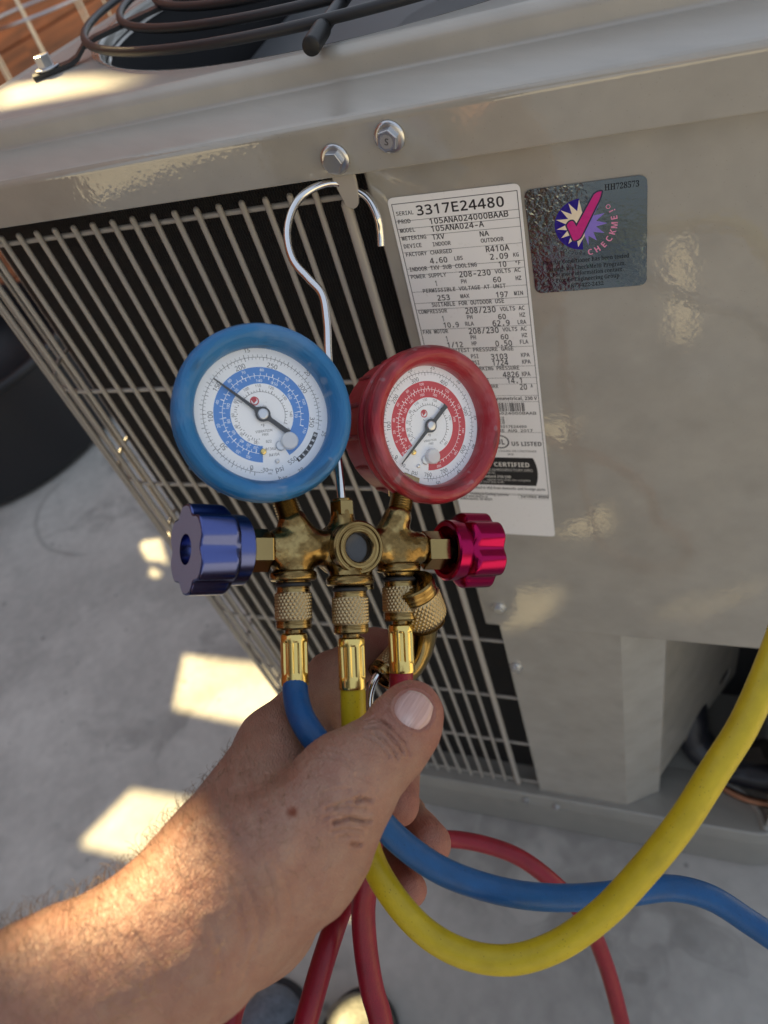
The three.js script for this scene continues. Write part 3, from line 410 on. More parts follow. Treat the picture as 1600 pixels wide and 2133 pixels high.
{ // lower corner panel, recess beside it, base pan
  const low = group('lower_panel', unit);
  const y0 = 0.094, y1 = 0.4775, zz = -0.0025;
  const wallFrom = (a, b, ya = y0, yb = y1, th = 0.0015) => { const d = V(b[0] - a[0], 0, b[1] - a[1]), L = d.length(), g = new THREE.BoxGeometry(L, yb - ya, th); flatUV(g, V(1, 0, 0), V(0, 1, 0), 0.12); return g.rotateY(-Math.atan2(d.z, d.x)).translate((a[0] + b[0]) / 2, (ya + yb) / 2, (a[1] + b[1]) / 2); };
  mesh('panel_sheet', wallFrom([-0.1385, zz], [-0.0321, zz]), PAINT, low);
  mesh('left_flange', wallFrom([-0.1380, zz - 0.022], [-0.1384, zz - 0.001]), PAINT, low);
  mesh('angled_side', wallFrom([-0.0325, zz + 0.0002], [0.0046, -0.0266]), PAINT, low);
  screw(low, -0.1318, 0.4045, zz + 0.001, 0.0078);
  // recess: back sheet with a round hole, dark inside below its slanting edge
  const s = new THREE.Shape(); s.moveTo(0, 0.142); s.lineTo(0.03, 0.15); s.lineTo(0.17, 0.145); s.lineTo(0.17, 0.478); s.lineTo(0, 0.478);
  const hole = new THREE.Path(); hole.absarc(0.140, 0.178, 0.012, 0, Math.PI * 2, true); s.holes.push(hole);
  const bs = new THREE.ExtrudeGeometry(s, { depth: 0.0015, bevelEnabled: false }); flatUV(bs, V(1, 0, 0), V(0, 1, 0), 0.12);
  const back = mesh('recess_sheet', bs, PAINT, low); back.position.set(0.0045, 0, -0.0268); back.rotation.y = 1.05;
  mesh('corner_post', wallFrom([0.122, -0.004], [0.135, -0.17]), PAINT, low);
  mesh('dark_backing', merge([new THREE.BoxGeometry(0.32, 0.5, 0.004).translate(0.02, 0.33, -0.175), new THREE.BoxGeometry(0.004, 0.5, 0.15).translate(-0.13, 0.33, -0.098)]), BLACK, low);  // black sheets put in for the shade inside the recess
  const foam = std({ color: rgb(0.014, 0.015, 0.02), roughness: 0.38, bumpMap: peel, bumpScale: 0.004 });
  const line = group('refrigerant_line', unit);
  mesh('insulated_pipe', curveTube([V(0.03, 0.20, -0.16), V(0.035, 0.165, -0.11), V(0.045, 0.125, -0.085), V(0.075, 0.105, -0.07), V(0.13, 0.11, -0.06), V(0.22, 0.11, -0.04)], 0.021, 60, 20), foam, line);
  mesh('bare_pipe', curveTube([V(0.052, 0.108, -0.075), V(0.060, 0.103, -0.055), V(0.072, 0.100, -0.044), V(0.10, 0.099, -0.032), V(0.16, 0.10, -0.03)], 0.0048, 50, 12), std({ color: rgb(0.30, 0.14, 0.08), metalness: 1, roughness: 0.45 }), line);
  mesh('valve_body', along(hexGeo(0.024, 0.05, 0.001), V(0.095, 0.125, -0.075), V(0.5, 0.8, 0.2)), std({ color: rgb(0.05, 0.045, 0.04), metalness: 0.6, roughness: 0.5 }), line);
  mesh('side_wall', merge([wallFrom([XR - 0.001, -0.16], [XR - 0.001, ZB + RC], 0.094, 0.93), wallFrom([XR - 0.001, -0.004], [XR - 0.001, -0.16], 0.4785, 0.93), wallFrom([0.134, -0.172], [XR - 0.002, -0.162], 0.094, 0.4775)]), PAINT, unit);
  mesh('rear_wall', merge([wallFrom([XR - RC, ZB + 0.001], [XL + RC, ZB + 0.001], 0.094, 0.93), wallFrom([XR - 0.002, ZB + RC], [XR - RC, ZB + 0.002], 0.094, 0.93), wallFrom([XL + RC, ZB + 0.002], [XL + 0.002, -0.6], 0.094, 0.93)]), PAINT, unit);
  const base = group('base_pan', unit);
  mesh('pan_wall', sweep(bez([[0.010, 0.0], [0.0135, 0.006, 0.002], [0.0125, 0.078, 0.003], [0.0075, 0.0925, 0.002], [0.006, 0.0945, 0.001], [-0.045, 0.092, 0.003], [-0.06, 0.090]], 5)), PAINT_BASE, base);
  mesh('pan_floor', new THREE.ShapeGeometry(new THREE.Shape(outline(-0.055).map(p => new THREE.Vector2(p[0], -p[1])))).rotateX(-Math.PI / 2).translate(0, 0.0895, 0), PAINT_BASE, base);
  const ribs = new THREE.TorusGeometry(0.045, 0.005, 10, 30, Math.PI).rotateX(-Math.PI / 2).scale(1, 1, 1.1); const rb = mesh('pan_rib', ribs, PAINT_BASE, base); rb.position.set(0.075, 0.0925, 0.001);
  screw(base, -0.1565, 0.0835, 0.0105, 0.0062); screw(base, -0.118, 0.0815, 0.0110, 0.0062);
  const cs = [screw(unit, -0.1592, 0.9088, 0.0099, 0.0092), screw(unit, -0.1283, 0.9150, 0.0101, 0.0092, true)];
}

// ---------------------------------------------------------------- printed matter
function fitText(c, t, x0, x1, y, h, font, squeeze = true) {     // text between x0 and x1, centred on y, capitals h tall
  c.save(); c.font = `${font.startsWith('bold') ? 'bold ' : ''}100px ${font.replace('bold ', '')}`;
  const m = c.measureText(t), w = m.width || 1;
  c.translate(x0, y); c.scale((x1 - x0) / w, h / 72); c.textBaseline = 'alphabetic'; c.textAlign = 'left';
  c.fillText(t, 0, 36); c.restore();
}
function drawLabel(c, w, h) {
  const s = w / 69.8, r = rng(5);
  c.fillStyle = '#f1f0ee'; c.fillRect(0, 0, w, h);
  for (let i = 0; i < 900; i++) { c.fillStyle = `rgba(120,112,100,${0.02 + 0.05 * r()})`; const q = 1 + 5 * r() * r(); c.beginPath(); c.ellipse(r() * w, r() * h, q, q * (0.5 + 2 * r()), r() * 3, 0, 7); c.fill(); }
  for (let i = 0; i < 14; i++) { c.strokeStyle = `rgba(110,100,90,${0.04 + 0.07 * r()})`; c.lineWidth = 1 + 2 * r(); c.beginPath(); const x = r() * w, y = r() * h; c.moveTo(x, y); c.quadraticCurveTo(x + 60 * (r() - 0.5), y + 60 * r(), x + 130 * (r() - 0.5), y + 120 * r()); c.stroke(); }
  c.fillStyle = c.strokeStyle = '#1d1d20';
  c.lineWidth = 2.4; c.strokeRect(1.9 * s, 3.6 * s, 66.2 * s, 222 * s);
  c.lineWidth = 1.2;
  for (const y of LABEL_LINES) { c.beginPath(); c.moveTo(1.9 * s, y * s); c.lineTo(68.1 * s, y * s); c.stroke(); }
  // certification badge
  c.beginPath(); c.moveTo(14 * s, 188 * s); c.lineTo(60 * s, 188 * s); c.quadraticCurveTo(64.5 * s, 201 * s, 60 * s, 215.5 * s); c.lineTo(14 * s, 215.5 * s); c.quadraticCurveTo(9.5 * s, 201 * s, 14 * s, 188 * s); c.fill();
  for (const [t, x0, x1, y, hh] of LABEL_ROWS) {
    const X0 = (x0 + 0.0185 * y) * s, X1 = (x1 + 0.0185 * y) * s, Y = y * s, badge = y > 190 && y < 214;
    c.fillStyle = badge ? '#e9e6dd' : '#111114';
    const sans = y > 134 && !/^[0-9A-Z -]+$/.test(t) || badge || y > 170;
    fitText(c, t, X0, X1, Y, hh * s * 0.92, sans ? (hh > 2.4 ? 'bold sans-serif' : 'sans-serif') : 'bold monospace');
  }
  c.strokeStyle = '#e9e6dd'; c.lineWidth = 1.2; c.beginPath(); c.moveTo(14 * s, 201.6 * s); c.lineTo(59 * s, 201.6 * s); c.stroke();
  // bar codes and round mark
  c.fillStyle = '#1d1d20'; const b = rng(12);
  for (const [x0, x1, y0, y1] of [[22, 59, 139.3, 146.4], [22, 43.8, 150.8, 157.5]]) for (let x = x0; x < x1;) { const q = 0.28 + 0.5 * Math.floor(b() * 3) * 0.5; c.fillRect(x * s, y0 * s, q * s, (y1 - y0) * s); x += q + 0.3 + 0.28 * Math.floor(b() * 3); }
  c.strokeStyle = '#1d1d20'; c.lineWidth = 0.9 * s; c.beginPath(); c.arc(39.4 * s, 173.2 * s, 5.6 * s, 0, 7); c.stroke();
  fitText(c, 'UL', 36.3 * s, 42.6 * s, 173.2 * s, 5 * s, 'bold sans-serif');
  c.strokeStyle = '#444'; c.lineWidth = 1; c.strokeRect(46.2 * s, 224.8 * s, 21.6 * s, 4.6 * s);
}
function drawFoil(c, w, metal) {
  const s = w / 57.5, col = x => metal ? '#000' : x;
  c.fillStyle = metal ? '#fff' : '#8f9a9e'; c.fillRect(0, 0, w, w);
  if (!metal) { const r = rng(8); for (let i = 0; i < 260; i++) { c.fillStyle = `rgba(${90 + 120 * r() | 0},${95 + 115 * r() | 0},${95 + 110 * r() | 0},0.12)`; c.beginPath(); const q = 4 + 26 * r() * r(); c.ellipse(r() * w * (r() < 0.6 ? 0.45 : 1), r() * w, q, q * (0.3 + r()), r() * 3, 0, 7); c.fill(); } }
  const P = (x, y) => [x * s, y * s], C = [26.8, 20.8];
  c.fillStyle = col('#2a1a86'); c.beginPath(); c.moveTo(...P(26.2, 7.4)); c.arc(C[0] * s, C[1] * s, 13.4 * s, -Math.PI / 2 - 0.05, Math.PI / 2, true); c.lineTo(...P(26.7, 34)); c.closePath(); c.fill();
  const star = (tips, inner, fill) => { c.fillStyle = col(fill); c.beginPath(); tips.forEach((t, i) => { c.lineTo(...P(...t)); if (i + 1 < tips.length) { const n = tips[i + 1], mx = (t[0] + n[0]) / 2, my = (t[1] + n[1]) / 2, d = Math.hypot(mx - C[0], my - C[1]) || 1; c.lineTo(...P(C[0] + (mx - C[0]) / d * inner, C[1] + (my - C[1]) / d * inner)); } }); c.lineTo(...P(C[0] + 1, C[1] + 6)); c.lineTo(...P(C[0] + 1, C[1] - 3)); c.closePath(); c.fill(); };
  star([[26.1, 7.9], [21, 9.2], [17, 12.2], [14.3, 16.9], [14.3, 22], [16.1, 26.9], [19.5, 30.4], [24.3, 32.7]], 7.4, '#f3e3c8');
  star([[35.3, 11.7], [38, 16.2], [39, 21.5], [37.5, 26.5], [33.6, 30.1], [29.4, 32.3]], 7.0, '#8f7cd6');
  const tick = () => { c.beginPath(); c.moveTo(...P(19.4, 20.6)); c.quadraticCurveTo(...P(20.3, 18.2), ...P(22.3, 18.4)); c.quadraticCurveTo(...P(23.2, 19), ...P(24, 21.6)); c.lineTo(...P(33.2, 6.4)); c.quadraticCurveTo(...P(35, 4.9), ...P(36.8, 5.3)); c.quadraticCurveTo(...P(36.2, 8.4), ...P(34.6, 11)); c.lineTo(...P(26, 27.2)); c.quadraticCurveTo(...P(24.2, 29.3), ...P(22, 28.7)); c.closePath(); };
  c.lineJoin = 'round'; c.strokeStyle = col('#3a3550'); c.lineWidth = 1.5 * s; tick(); c.stroke(); c.fillStyle = col('#cf2f86'); tick(); c.fill();
  const round = (t, R, a0, a1, size, fill, bold, flip) => { c.fillStyle = col(fill); c.font = `${bold ? 'bold ' : ''}${size * s}px sans-serif`; c.textAlign = 'center'; c.textBaseline = 'middle'; [...t].forEach((ch, i) => { const a = lerp(a0, a1, i / (t.length - 1)); c.save(); c.translate((C[0] + R * Math.sin(a)) * s, (C[1] - R * Math.cos(a)) * s); c.rotate(a + (flip ? Math.PI : 0)); c.fillText(ch, 0, 0); c.restore(); }); };
  round('PROCTOR ENGINEERING GROUP', 15.6, -3.16, -0.12, 2.1, '#15151c', false);
  round('CHECKME!', 15.6, 2.93, 1.22, 4.3, '#e891b4', true, true);
  c.strokeStyle = col('#e891b4'); c.lineWidth = 0.35 * s; c.beginPath(); c.arc(...P(39.6, 13.2), 0.95 * s, 0, 7); c.stroke();
  c.fillStyle = col('#08090c');
  for (const [t, x0, x1, y] of [['This Air Conditioner has been tested', 5.3, 49.1, 39.9], ['through the CheckMe!® Program.', 7.2, 47.4, 43.9], ['For more information contact', 10.1, 45.4, 47.2], ['Proctor Engineering Group', 11.5, 44.1, 50.6], ['877-422-2432', 19.2, 36.1, 54.4]]) fitText(c, t, x0 * s, x1 * s, y * s, 2.3 * s, 'bold serif');
  fitText(c, 'HH728573', 38.1 * s, 54 * s, 3.6 * s, 3 * s, 'bold serif');
}
function drawDial(c, w, red) {
  const s = w / 62, D = Math.PI / 180, pos = (r, a) => [r * Math.sin(a * D), -r * Math.cos(a * D)];
  c.fillStyle = '#eef0f2'; c.fillRect(0, 0, w, w);
  c.translate(w / 2, w / 2); c.scale(s, s);
  const ink = '#17181b', band = red ? '#c3202c' : '#4583cf';
  const put = (t, r, a, size, fill, up = 'out', bold) => { const [x, y] = pos(r, a); c.save(); c.translate(x, y); const n = ((a % 360) + 540) % 360 - 180; c.rotate(up === 'out' ? a * D : up * D); c.fillStyle = fill; c.font = `${bold ? 'bold ' : ''}100px sans-serif`; c.scale(size / 100, size / 100); c.textAlign = 'center'; c.textBaseline = 'middle'; c.fillText(t, 0, 0); c.restore(); };
  const ticks = (r0, r1, a0, a1, n, lw, col, each, long) => { c.strokeStyle = col; for (let i = 0; i <= n; i++) { const a = lerp(a0, a1, i / n), q = each && i % each === 0; c.lineWidth = q ? lw * 1.7 : lw; c.beginPath(); c.moveTo(...pos(r0, a)); c.lineTo(...pos(q ? long : r1, a)); c.stroke(); } };
  const ring = (r, a0, a1, lw, col) => { c.strokeStyle = col; c.lineWidth = lw; c.beginPath(); c.arc(0, 0, r, (a0 - 90) * D, (a1 - 90) * D); c.stroke(); };
  const sector = (ri, ro, a0, a1, col) => { c.fillStyle = col; c.beginPath(); c.arc(0, 0, ro, (a0 - 90) * D, (a1 - 90) * D); c.arc(0, 0, ri, (a1 - 90) * D, (a0 - 90) * D, true); c.closePath(); c.fill(); };
  if (!red) {
    sector(14.2, 21.6, -180, 146, band);
    ring(26.1, -181, 103, 0.16, ink);
    ticks(26.1, 25.0, -168, 96, 70, 0.13, ink, 5, 24.6); ticks(26.1, 27.3, -172, 102, 62, 0.13, ink, 5, 27.7);
    for (const [t, a] of [['50', -131], ['100', -95], ['150', -60], ['200', -25], ['250', 12], ['300', 55], ['350', 96]]) put(t, 22.9, a, 3.0, ink);
    put('0', 24.6, -168, 3.0, ink, 0); put('-30', 24.9, -181.5, 2.4, ink, 0); put('inHg', 25.0, 172.4, 1.15, ink, 0); put('VAC', 26.6, 173, 1.15, ink, 0); put('psi', 25.4, 163, 3.2, ink, -14); put('550', 24.4, 146.5, 2.9, ink, -36); put('38', 30.2, 145, 2.7, ink, -35);
    put('15', 29.4, -13, 2.6, ink); put('20', 29.2, 46, 2.6, ink); put('25', 29.3, 105, 2.4, ink); put('bar', 29.8, 162.5, 2.8, ink, -12);
    sector(24.6, 26.6, 106, 142, ink); [...'RETARD'].forEach((ch, i) => put(ch, 25.6, lerp(139, 109, i / 5), 1.9, '#fff', lerp(-41, -71, i / 5), true));
    ring(17.7, -175, 104, 0.2, '#fff'); ticks(17.7, 19, -160, 103, 30, 0.22, '#fff', 5, 19.3); ticks(17.7, 16.5, -170, 90, 36, 0.2, '#fff', 5, 16.2);
    for (const [t, a] of [['-50', -162], ['-20', -148], ['0', -130], ['20', -107], ['40', -77], ['60', -45], ['70', -24], ['80', 0], ['90', 34], ['100', 70], ['110', 108]]) put(t, 20.3, a, 1.75, '#fff');
    for (const [t, a] of [['-20', -169], ['0', -173 + 180 - 350], ['20', -156], ['40', -143], ['60', -124], ['80', -104], ['100', -79], ['120', -50], ['140', -5], ['150', 22], ['160', 54], ['170', 87]]) put(t, 15.4, a, 1.75, '#fff');
    ring(10.4, -60, 110, 0.16, ink); ticks(10.4, 11.3, -62, 108, 24, 0.15, ink, 4, 11.9); ticks(11.4, 12.6, -172, -62, 22, 0.2, ink, 4, 11);
    for (const [t, a] of [['-30', -168], ['0', -152], ['20', -135], ['40', -117], ['60', -94], ['80', -66], ['100', -33], ['110', -8], ['120', 18], ['130', 50], ['140', 86], ['0', 117]]) put(t, 13.1, a, 1.7, ink);
  } else {
    sector(14.4, 22.6, -136, 180, band);
    ring(26.9, -136, 186, 0.16, ink);
    ticks(26.9, 25.8, -131, 181, 76, 0.13, ink, 5, 25.2); ticks(26.9, 28.0, -128, 180, 60, 0.13, ink, 5, 28.4);
    for (const [t, a] of [['100', -94], ['200', -60], ['300', -23], ['400', 20], ['500', 68], ['600', 117]]) put(t, 24.0, a, 2.9, ink);
    put('0', 25.5, -131, 2.9, ink, 20); put('-30', 25.6, -142.5, 2.5, ink, 22); put('inHg', 25.8, -150.5, 1.2, ink, 22); put('psi', 25.4, -161, 3.0, ink, 14); put('700', 24.6, 157, 2.8, ink, -22); put('760', 24.8, 180.5, 2.8, ink, 0);
    for (const [t, a] of [['20', -25], ['25', 2], ['30', 36], ['35', 78], ['40', 108], ['45', 140], ['50', 168]]) put(t, 29.6, a, 2.5, ink, a > 130 ? a - 180 : 'out');
    ring(18.6, -136, 166, 0.2, '#fff'); ticks(18.6, 19.8, -134, 165, 46, 0.22, '#fff', 4, 20.1); ticks(18.6, 17.4, -136, 70, 40, 0.22, '#fff', 4, 17.0);
    for (const [t, a] of [['-40', -135], ['0', -115], ['20', -102], ['40', -86], ['60', -64], ['80', -40], ['100', -15], ['120', 29], ['130', 58], ['140', 93], ['150', 127], ['160', 162]]) put(t, 21.2, a, 1.75, '#fff');
    for (const [t, a] of [['0', -133], ['40', -119], ['80', -100], ['100', -84], ['120', -66], ['140', -45], ['160', -18], ['180', 10], ['200', 74]]) put(t, 16.0, a, 1.75, '#fff');
    ring(10.6, -50, 142, 0.16, ink); ticks(10.6, 11.6, -52, 140, 26, 0.15, ink, 4, 12.1); ticks(11.2, 12.4, -128, -54, 18, 0.2, ink, 4, 10.8);
    for (const [t, a] of [['0', -126], ['30', -115], ['50', -102], ['70', -86], ['90', -62], ['110', -38], ['130', -14], ['150', 12], ['170', 68], ['180', 128]]) put(t, 13.3, a, 1.7, ink);
  }
  put('°F', 5.0, 178, 2.0, ink, -8); put('VIBRATION', 7.4, 175, 1.55, ink, -10); put('FREE', 9.0, 172, 1.45, ink, -8); put('R22', 12.3, 167, 1.6, ink, -8); put('R134a', 15.7, 167, 1.7, ink, -8); put('R410A', 18.6, 164, 1.7, ink, -10);
  // round red mark above the hub
  c.save(); c.translate(...pos(6.9, -30)); c.strokeStyle = '#b3202a'; c.lineWidth = 0.55; c.beginPath(); c.arc(0, 0, 1.75, 0, 7); c.stroke(); c.fillStyle = '#b3202a'; c.beginPath(); c.arc(-0.2, -0.5, 1.15, 2.6, 6.6); c.quadraticCurveTo(0.3, 0.2, -0.2, 1.2); c.quadraticCurveTo(-1.2, 0.4, -1.1, -0.4); c.fill(); c.restore();
  put('Fe', 4.4, -52, 1.2, '#3a3a40', 12); put('OAL', 4.0, 18, 1.2, '#3a3a40', 12);
  const r = rng(red ? 91 : 19);
  for (let i = 0; i < 60; i++) { c.fillStyle = `rgba(90,84,80,${0.05 + 0.12 * r()})`; const a = r() * 360, q = 31 * Math.sqrt(r()); c.beginPath(); c.ellipse(...pos(q, a), 0.1 + 0.5 * r() * r(), 0.1 + 0.3 * r() * r(), r() * 3, 0, 7); c.fill(); }
}

// ---------------------------------------------------------------- manifold gauge set (built in millimetres in its own axes, then set in place)
const MF = new THREE.Matrix4().makeBasis(V(0.66356, -0.55721, -0.49921), V(-0.10918, 0.58801, -0.80145), V(0.74011, 0.58632, 0.32934)).setPosition(-0.13734, 0.78506, 0.15865);
const manifold = group('manifold_gauge_set');
manifold.applyMatrix4(MF);
tag(manifold, 'brass manifold with blue and red pressure gauges hung by its hook from the unit', 'gauge set');
const mm = g => g.scale(0.001, 0.001, 0.001);
const grime = dataTex(512, (u, v) => { const a = fbm(u * 6, v * 6, 6, 601, 5), b = fbm(u * 30, v * 30, 30, 611, 3), t = smooth(0.42, 0.68, a); const k = 0.74 + 0.22 * (b - 0.5) + 0.22 * t; return [k, k * (0.93 + 0.05 * t), k * (0.80 + 0.08 * t)]; }, true);
const rough = dataTex(256, (u, v) => 0.5 + 0.8 * (fbm(u * 9, v * 9, 9, 621, 4) - 0.5) + 0.3, false);
const BRASS = std({ color: rgb(0.40, 0.30, 0.155), metalness: 1, roughness: 0.30, map: grime, roughnessMap: rough });
const GOLD = std({ color: rgb(0.80, 0.60, 0.20), metalness: 1, roughness: 0.22 });
const KNURL = std({ color: rgb(0.46, 0.35, 0.19), metalness: 1, roughness: 0.34 });
function knurled(r, top, bottom, n, round = 0) {        // a cylinder cut with crossing grooves, raised diamonds between them
  const N = n * 6, M = Math.max(24, Math.round((top - bottom) / (2 * Math.PI * r / n) * 6)), pos = [], uv = [], idx = [], pitch = 2 * Math.PI * r / n;
  for (let j = 0; j <= M; j++) for (let i = 0; i <= N; i++) {
    const a = i / N * Math.PI * 2, y = lerp(bottom, top, j / M), u = i / N * n, v = (y - bottom) / (pitch * 1.55), tri = q => Math.abs(((q % 1) + 1) % 1 - 0.5) * 2;
    const h = Math.min(tri(u + v), tri(u - v)), end = smooth(0, 0.08, Math.min(j / M, 1 - j / M)), e = round ? round * Math.pow(smooth(0.55, 1, j / M), 2) : 0, q = r - 0.75 + 1.0 * Math.min(0.8, h) * end - e;
    pos.push(q * Math.cos(a), y, q * Math.sin(a)); uv.push(i / N * 3, j / M);
  }
  for (let j = 0; j < M; j++) for (let i = 0; i < N; i++) { const a = j * (N + 1) + i, b = a + N + 1; idx.push(a, b, a + 1, a + 1, b, b + 1); }
  const g = new THREE.BufferGeometry(); g.setAttribute('position', new THREE.Float32BufferAttribute(pos, 3)); g.setAttribute('uv', new THREE.Float32BufferAttribute(uv, 2)); g.setIndex(idx); g.computeVertexNormals();
  return g;
}
{ // cast body, one surface: bar, centre boss, gauge stems, ports, hook boss
  const c = [[-40, 0, 0, 32, 0, 0, 8.6, 8.6], [-6, 0, -8, -6, 0, -6, 13, 12], [-27, 1, 0, -32.6, 11.5, 0.3, 8.2, 7], [16, 2, 0, 22.2, 15.2, 0.3, 8.2, 7], [-33, -2, 0, -33, -12, 0, 8.6, 8.6], [-8.5, -9, 4, -8.5, -14, 7, 8.6, 8.6], [22, -2, 0, 22, -9, 0, 8.6, 8.6], [-7, 6, -1, -7.3, 17, -0.5, 7, 5.6]];
  const f = (x, y, z) => {
    x *= 1000; y *= 1000; z *= 1000;
    let d = capsule(c[0], x, y, z);
    for (let i = 1; i < c.length; i++) d = smin(d, capsule(c[i], x, y, z), 4.5);
    d = Math.max(d, x - 36, -x - 44);
    if (z > 3) d = Math.max(d, 7.4 - Math.hypot(x + 5.8, y + 0.7), d);
    return (d + 0.12 * noise3(x * 0.5, y * 0.5, z * 0.5)) / 1000;
  };
  mesh('body', flatUV(isosurface(f, [-0.052, -0.026, -0.022], [0.046, 0.032, 0.024], 0.0008), V(0.8, 0.2, 0.56), V(-0.1, 0.97, -0.2), 0.03), BRASS, manifold);
}
{ // sight glass
  const sg = group('sight_glass', manifold); sg.position.set(-0.0058, -0.0007, 0.0125); sg.rotation.x = Math.PI / 2;
  mesh('ring', mm(creased([[8.2, -6], [12.6, -6], [12.6, 1.4], [11.8, 2.2], [10.6, 2.2], [10.4, 1.4], [9.8, 1.4], [9.6, 2.4], [7.4, 2.4], [6.9, 1.9], [6.9, -1.5]], 56)), BRASS, sg);
  mesh('well', mm(lathe([[0, -6], [6.9, -6], [6.95, -1.5]], 32)), std({ color: rgb(0.02, 0.012, 0.008), roughness: 0.35, map: scuff }), sg);
  const hx = hexGeo(0.0138, 0.002, 0.0002); hx.deleteAttribute('uv');
  mesh('glass', new THREE.CircleGeometry(0.0069, 32).rotateX(-Math.PI / 2).translate(0, -0.0012, 0), phys({ color: 0xffffff, transmission: 1, thickness: 0, roughness: 0.08, ior: 1.5 }), sg);
}
{ // hook
  const h = [[-7.6, 17, -0.2], [-7.6, 21.8, -0.1], [-9.8, 56.7, -0.7], [-12.1, 95.2, -1.2], [-12.4, 112.4, -1.2], [-14.3, 127, -2.5], [-20.4, 136.3, -6.1], [-26, 144.8, -9.5], [-28.4, 156.7, -11.4], [-26.8, 169.1, -12.3], [-21.3, 181, -11.6], [-12.8, 188.2, -9.6], [-3.6, 191, -6.6], [5.9, 189, -4.4], [12.8, 184, -1.8], [18.6, 175.6, -2.7], [22.4, 170.1, -7.2], [24.6, 164.6, -11]];
  mesh('hook', curveTube(h.map(p => VA(p).multiplyScalar(0.001)), 0.00205, 160, 14), CHROME, manifold);
  mesh('hook_nut', merge([along(hexGeo(0.0105, 0.0072, 0.0005), V(-0.0072, 0.0155, -0.0003), V(-0.03, 1, 0)), along(mm(creased([[0, 0], [4.6, 0], [4.6, 1.2], [3.2, 1.6], [0, 1.8]], 24)), V(-0.0074, 0.0225, -0.0003), V(-0.03, 1, 0))]), BRASS, manifold);
}
for (const sx of [-1, 1]) { // valve knobs with their packing nuts
  const red = sx > 0, x0 = red ? 0.036 : -0.0445, k = group(red ? 'red_knob' : 'blue_knob', manifold);
  mesh('packing_nut', merge([along(hexGeo(0.0168, 0.0118, 0.0006), V(x0, -0.001, 0), V(sx, 0, 0)), along(mm(creased([[7.4, 0], [7.4, 16], [6, 17], [0, 17]], 28)), V(x0, -0.001, 0), V(sx, 0, 0))]), BRASS, k);
  const metal = std({ color: red ? rgb(0.36, 0.010, 0.075) : rgb(0.09, 0.115, 0.30), metalness: 1, roughness: 0.22 });
  const worn = std({ color: red ? rgb(0.55, 0.10, 0.2) : rgb(0.50, 0.54, 0.74), metalness: 0.3, roughness: 0.4, map: scuff });
  const n = 168, lobes = 6, prof = [[0.60, 0], [0.985, 0.0], [1, 0.03], [1, 0.95], [0.965, 1]], L = red ? 18.5 : 18.5, pos = [], uv = [], idx = [];
  const rad = a => { const q = Math.cos(a * lobes); return 19.6 - 3.0 * Math.pow(0.5 - 0.5 * q, 2.2); };
  // base of the lobes meets the round collar, outer end carries a dished face with a hole
  const rows = [[r => 15.5, 0], [r => lerp(15.5, r, 0.55), 0.6], [r => r - 0.4, 2.2], [r => r, 3.4], [r => r, L - 1.0], [r => r - 0.35, L - 0.3], [r => r - 1.1, L]];
  rows.forEach(([fr, x], j) => { for (let i = 0; i <= n; i++) { const a = i / n * Math.PI * 2, r = fr(rad(a)); pos.push(x, r * Math.cos(a), r * Math.sin(a)); uv.push(i / n * 4, x / 30); } });
  for (let j = 0; j + 1 < rows.length; j++) for (let i = 0; i < n; i++) { const a = j * (n + 1) + i, b = a + n + 1; idx.push(a, a + 1, b, b, a + 1, b + 1); }
  const g = new THREE.BufferGeometry(); g.setAttribute('position', new THREE.Float32BufferAttribute(pos, 3)); g.setAttribute('uv', new THREE.Float32BufferAttribute(uv, 2)); g.setIndex(idx); g.computeVertexNormals();
  const place = q => { mm(q); if (sx < 0) q.rotateZ(Math.PI); q.translate(sx * 0.0205, -0.001, 0); if (sx < 0) q.rotateY(0.16); return q.translate(x0, 0, 0); };
  mesh('grip', place(g), metal, k);
  const face = new THREE.Shape(); for (let i = 0; i < n; i++) { const a = i / n * Math.PI * 2, r = rad(a) - 1.1; i ? face.lineTo(r * Math.cos(a), r * Math.sin(a)) : face.moveTo(r, 0); } const ho = new THREE.Path(); ho.absarc(0, 0, 6.6, 0, Math.PI * 2, true); face.holes.push(ho);
  const fg = new THREE.ShapeGeometry(face, 40); fg.applyMatrix4(new THREE.Matrix4().makeBasis(V(0, 1, 0), V(0, 0, 1), V(1, 0, 0))).translate(L, 0, 0);
  mesh('end_face', place(fg), worn, k);
  mesh('bore', place(lathe([[6.6, 0], [6.6, -7], [2.2, -7], [2.2, -4], [0, -4]], 32).rotateZ(-Math.PI / 2).translate(L, 0, 0)), metal, k);
  mesh('collar', place(creased([[7.2, 0.2], [12.5, 0.2], [12.5, -7], [14.6, -7.4], [15.6, -6.6], [15.6, 0.1]], 64).rotateZ(-Math.PI / 2)), metal, k);
}
